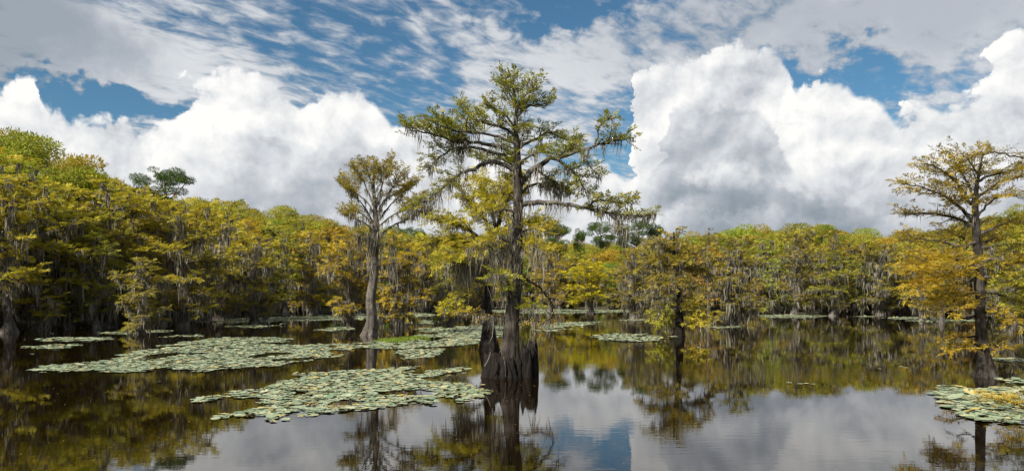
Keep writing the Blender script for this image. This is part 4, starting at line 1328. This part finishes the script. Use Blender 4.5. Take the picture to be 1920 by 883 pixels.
# outlines in photo pixels of the water surface, turned into places on the water
RAFTS = [
    ('near', [(343, 750), (400, 740), (470, 730), (500, 716), (560, 706), (620, 697), (690, 692), (760, 688), (790, 694), (880, 692), (884, 696), (800, 706), (790, 713), (860, 718), (893, 722), (903, 737), (880, 750), (835, 760), (800, 757), (745, 764), (690, 773),
              (600, 776), (540, 790), (500, 783), (440, 790), (386, 783), (410, 774), (480, 766), (470, 758), (520, 745), (470, 744), (400, 755)], 0.95, 0.24),
    ('right', [(1740, 738), (1765, 728), (1830, 724), (1920, 727), (1990, 735), (2010, 770), (1940, 797), (1880, 792), (1830, 785), (1800, 772), (1765, 760)], 1.25, 0.25),
    ('right', [(1880, 716), (1925, 711), (1960, 712), (1960, 722), (1905, 724)], 0.9, 0.24),
    ('right', [(1876, 674), (1930, 672), (1960, 676), (1930, 680), (1890, 679)], 0.9, 0.24),
    ('big', [(36, 697), (90, 688), (180, 678), (230, 665), (300, 655), (320, 644), (400, 634), (470, 632), (545, 634), (540, 640), (480, 645), (560, 648), (640, 646), (700, 642), (760, 634), (800, 622), (790, 616), (850, 612), (905, 610), (960, 612),
             (960, 626), (905, 634), (890, 644), (830, 650), (740, 655), (690, 652), (620, 660), (658, 664), (640, 670), (560, 678), (500, 690), (440, 692), (420, 697), (330, 692), (220, 700), (110, 699)], 1.1, 0.25),
    ('big', [(722, 658), (790, 654), (830, 653), (815, 664), (818, 671), (780, 674), (748, 671), (765, 664)], 0.9, 0.25),
    ('far', [(66, 637), (120, 632), (200, 633), (195, 638), (110, 641)], 0.9, 0.25),
    ('far', [(28, 652), (90, 646), (165, 645), (150, 650), (60, 655)], 0.9, 0.25),
    ('far', [(175, 624), (240, 620), (320, 619), (310, 624), (230, 627)], 0.9, 0.25),
    ('far', [(300, 632), (375, 627), (370, 632)], 0.8, 0.25),
    ('far', [(360, 603), (430, 598), (560, 592), (680, 588), (780, 586), (830, 590), (760, 597), (640, 600), (540, 602), (440, 606)], 0.75, 0.27),
    ('far', [(590, 618), (640, 612), (660, 617), (620, 622)], 0.9, 0.25), (
    'far', [(740, 606), (800, 600), (835, 602), (800, 608)], 0.8, 0.27),
    ('far', [(420, 612), (470, 609), (520, 610), (470, 615)], 0.7, 0.25),
    ('far', [(1105, 630), (1150, 625), (1220, 627), (1275, 632), (1230, 638), (1190, 642), (1130, 637)], 1.2, 0.25),
    ('far', [(1010, 612), (1060, 604), (1130, 603), (1100, 609), (1020, 618)], 1.0, 0.26),
    ('far', [(900, 582), (1000, 579.5), (1180, 581), (1180, 585), (1050, 588), (950, 587)], 0.8, 0.3),
    ('far', [(985, 620), (1040, 617), (1080, 617), (1030, 622)], 0.8, 0.25),
    ('far', [(1160, 600), (1205, 598), (1205, 601), (1165, 602)], 0.8, 0.25),
    ('far', [(1345, 613), (1395, 611), (1395, 614), (1350, 616)], 0.9, 0.25),
    ('far', [(1420, 591), (1480, 589.5), (1550, 592), (1520, 596), (1440, 596)], 0.9, 0.28),
    ('far', [(1600, 593), (1640, 592), (1640, 594.5)], 0.8, 0.28),
    ('far', [(1655, 596), (1710, 594), (1740, 597), (1690, 599)], 0.9, 0.28),
    ('far', [(1695, 601), (1760, 598.5), (1850, 600), (1830, 603.5), (1740, 604)], 0.9, 0.28),
    ('far', [(860, 690), (884, 688), (880, 692), (858, 694)], 0.5, 0.22),
]
allp = []
for ri, (kind, outl, dens, size) in enumerate(RAFTS):
    g = np.array([ground_at(a, b)[:2] for a, b in outl])
    lo, hi = g.min(0), g.max(0)
    area = abs(np.sum(g[:, 0] * np.roll(g[:, 1], -1) - np.roll(g[:, 0], -1) * g[:, 1])) / 2
    size *= {'near': 0.76, 'big': 0.80}.get(kind, 0.95)
    step = 0.82 * size / math.sqrt(dens)
    nx, ny = int((hi[0] - lo[0]) / step) + 2, int((hi[1] - lo[1]) / step) + 2
    X, Y = np.meshgrid(lo[0] + np.arange(nx) * step, lo[1] + np.arange(ny) * step)
    X, Y = X.ravel() + lrng.normal(0, 0.33 * step, nx * ny), Y.ravel() + lrng.normal(0, 0.33 * step, nx * ny)
    fx, fy = X + (value_noise(X + 50, Y + 90, 1.1, ri) - 0.5) * 1.3, Y + (value_noise(X + 20, Y + 70, 0.9, ri + 50) - 0.5) * 1.5
    ok = inside(g, fx, fy)
    ok &= value_noise(X + 200, Y * 0.45 + 300, 0.8, ri + 99) > ({'near': 0.26, 'big': 0.25}.get(kind, 0.23) if kind != 'right' else 0.2)
    X, Y = X[ok], Y[ok]
    S = size * 0.5 * np.clip(lrng.normal(1.0, 0.30, len(X)), 0.35, 1.6)
    for x, y, s in zip(X, Y, S):
        allp.append((x, y, s, kind))
for px, py in ((1690, 688), (1700, 690), (1648, 692), (870, 700), (1480, 718), (1500, 720), (1512, 719), (1525, 721), (1088, 662), (905, 722), (60, 664), (300, 716), (640, 684), (1000, 668), (1310, 652)):
    q = ground_at(px, py)
    allp.append((q[0], q[1], 0.09, 'stray'))
print('pads', len(allp))
PADV = [pad_mesh(lrng) for _ in range(6)]
def far_pad(rng, k=7):
    th = np.linspace(0.3, 2 * np.pi - 0.3, k)
    V = np.vstack([[[0.05, 0, 0.0]], np.stack([np.cos(th), np.sin(th), 0.04 + 0.05 * np.abs(rng.normal(0, 1, k))], -1)])
    return V, np.array([(0, 1 + i, 2 + i) for i in range(k - 1)])


FARV = [far_pad(lrng) for _ in range(6)]
PADM = [mesh_np('lily_pad', v, f, MAT['pad'], np.zeros((len(v), 3)), smooth=True) for v, f in PADV]
order = sorted(range(len(allp)), key=lambda i: -allp[i][2] / allp[i][1] * (0 if abs(allp[i][0]) > 0.72 * allp[i][1] else 1))
single = set(order[:300])
VV, FF, CC, nv = [], [], [], 0
PLAB = {'near': 'round floating lily pad in the nearest raft, left of the tallest cypress', 'right': 'round floating lily pad in the right-hand raft below the orange-tinged cypress',
        'big': 'floating lily pad in the long raft on the left', 'far': 'floating lily pad in a far raft', 'stray': 'small stray lily pad floating alone on open water'}
for i, (x, y, s, kind) in enumerate(allp):
    a = lrng.uniform(0, 6.283)
    tx, ty = lrng.normal(0, 0.045, 2)
    if lrng.random() < 0.03:
        tx, ty = lrng.normal(0, 0.16, 2)
    z = 0.006 + 0.012 * lrng.random() + s * 0.9 * (abs(tx) + abs(ty))
    j = lrng.integers(6)
    if i in single:
        o = link('lily_pad', PADM[j], label=PLAB[kind], category='lily pad', group={'near': 'lily pads of the nearest raft', 'right': 'lily pads of the right-hand raft'}.get(kind, 'lily pads of the ' + kind + ' raft'))
        o.location = (x, y, z)
        o.rotation_euler = (tx, ty, a)
        o.scale = (s, s, s)
        tone = lrng.random() * 0.97
        o.color = (tone, 0, 0, 1)
        o['label'] = ('dark green ' if tone < 0.3 else 'pale green ' if tone < 0.8 else 'yellowing ') + PLAB[kind]
    else:
        v, f = PADV[j] if y < 20 else FARV[j]
        ca, sa = math.cos(a), math.sin(a)
        w = v * s
        w = np.stack([w[:, 0] * ca - w[:, 1] * sa, w[:, 0] * sa + w[:, 1] * ca, w[:, 2]], -1)
        w[:, 2] += w[:, 0] * ty + w[:, 1] * tx + z
        w[:, 0] += x
        w[:, 1] += y
        VV.append(w)
        FF.append(f + nv)
        CC.append(np.full((len(v), 3), lrng.random()))
        nv += len(v)
link('lily_pads', mesh_np('lily_pads', np.vstack(VV), np.vstack(FF), MAT['pad'], np.vstack(CC)), kind='stuff', label='pale green lily pads massed in long rafts across the lake', category='lily pads').color = (0, 0, 0, 1)

# bright green marsh grass in the big raft
gl = Leaves(np.random.default_rng(3))
c0 = [ground_at(a, b) for a, b in ((725, 640), (745, 638), (765, 636), (785, 635), (740, 642), (758, 639))]
P = np.vstack([c + gl.rng.normal(0, 1, (300, 3)) * np.array([0.30, 0.35, 0]) for c in c0])
m = len(P)
gl.raw(P, unit(gl.rng.normal(0, 0.4, (m, 3)) + np.array([0, 0, 1.0])), unit(gl.rng.normal(0, 1, (m, 3))), gl.rng.uniform(0.10, 0.26, m), np.full(m, 0.04), np.stack([gl.rng.random(m), np.zeros(m), np.zeros(m)], -1))
o = link('marsh_grass', gl.mesh('marsh_grass', MAT['leaf']), kind='stuff', label='bright green marsh grass patch growing in the long lily raft', category='grass')
o.color = (0.11, 0.15, 0.018, 1)

# orange cypress bough lying over the right raft
br = np.random.default_rng(8)
q0, q1 = ground_at(1985, 795), ground_at(1835, 760)
bt, bl = Tubes(), Leaves(br)
for e, (f0, ln) in enumerate(((0.0, 1.0), (0.25, 0.7), (0.1, 0.8))):
    a = q0 + (q1 - q0) * f0 + np.array([0, 0.25 * (e - 1), 0.10])
    b = a + (q1 - q0) * ln * (1 - f0) + np.array([0, 0.3 * (e - 1), 0])
    pl = smooth_poly([a, (a + b) / 2 + np.array([0, 0.1, 0.16]), b + np.array([0, 0, 0.08])], 14)
    bt.add(pl, np.linspace(0.022, 0.006, 14), 6)
    dress(br, bt, bl, None, pl, 0.02, start=0.1, sec=(0.18, 0.42), step=0.09, twig=0.2, tstep=0.09, m=7, leaf=0.07, wid=0.02, turn=0.7, green=0.1, rise=0.15, droop=0.1)
ro = link('fallen_bough', None, label='orange-brown cypress bough lying across the right-hand lily pads', category='bough')
link('stem', bt.mesh('stem', MAT['dark']), ro)
o = link('foliage', bl.mesh('foliage', MAT['leaf']), ro)
o.color = (0.24, 0.17, 0.02, 1)

# fallen needles and leaf bits drifting on the water
dr = np.random.default_rng(14)
dl = Leaves(dr)
cx = [ground_at(a, b) for a, b in ((700, 760), (900, 740), (1060, 720), (1400, 780), (1750, 770), (520, 800), (250, 730), (1180, 680), (1000, 820), (1600, 700))]
P = np.vstack([c + dr.normal(0, 1, (70, 3)) * np.array([2.2, 2.2, 0]) for c in cx])
P[:, 2] = 0.004
m = len(P)
a = dr.uniform(0, 6.283, m)
dl.raw(P, np.stack([np.cos(a), np.sin(a), np.zeros(m)], -1), np.tile([0, 0, 1.0], (m, 1)), dr.uniform(0.02, 0.07, m), dr.uniform(0.008, 0.022, m), np.stack([dr.random(m), np.full(m, 0.6), np.zeros(m)], -1))
o = link('leaf_litter', dl.mesh('leaf_litter', MAT['leaf']), kind='stuff', label='fallen brown needles drifting on the dark water', category='leaf litter')
o.color = (0.25, 0.19, 0.08, 1)
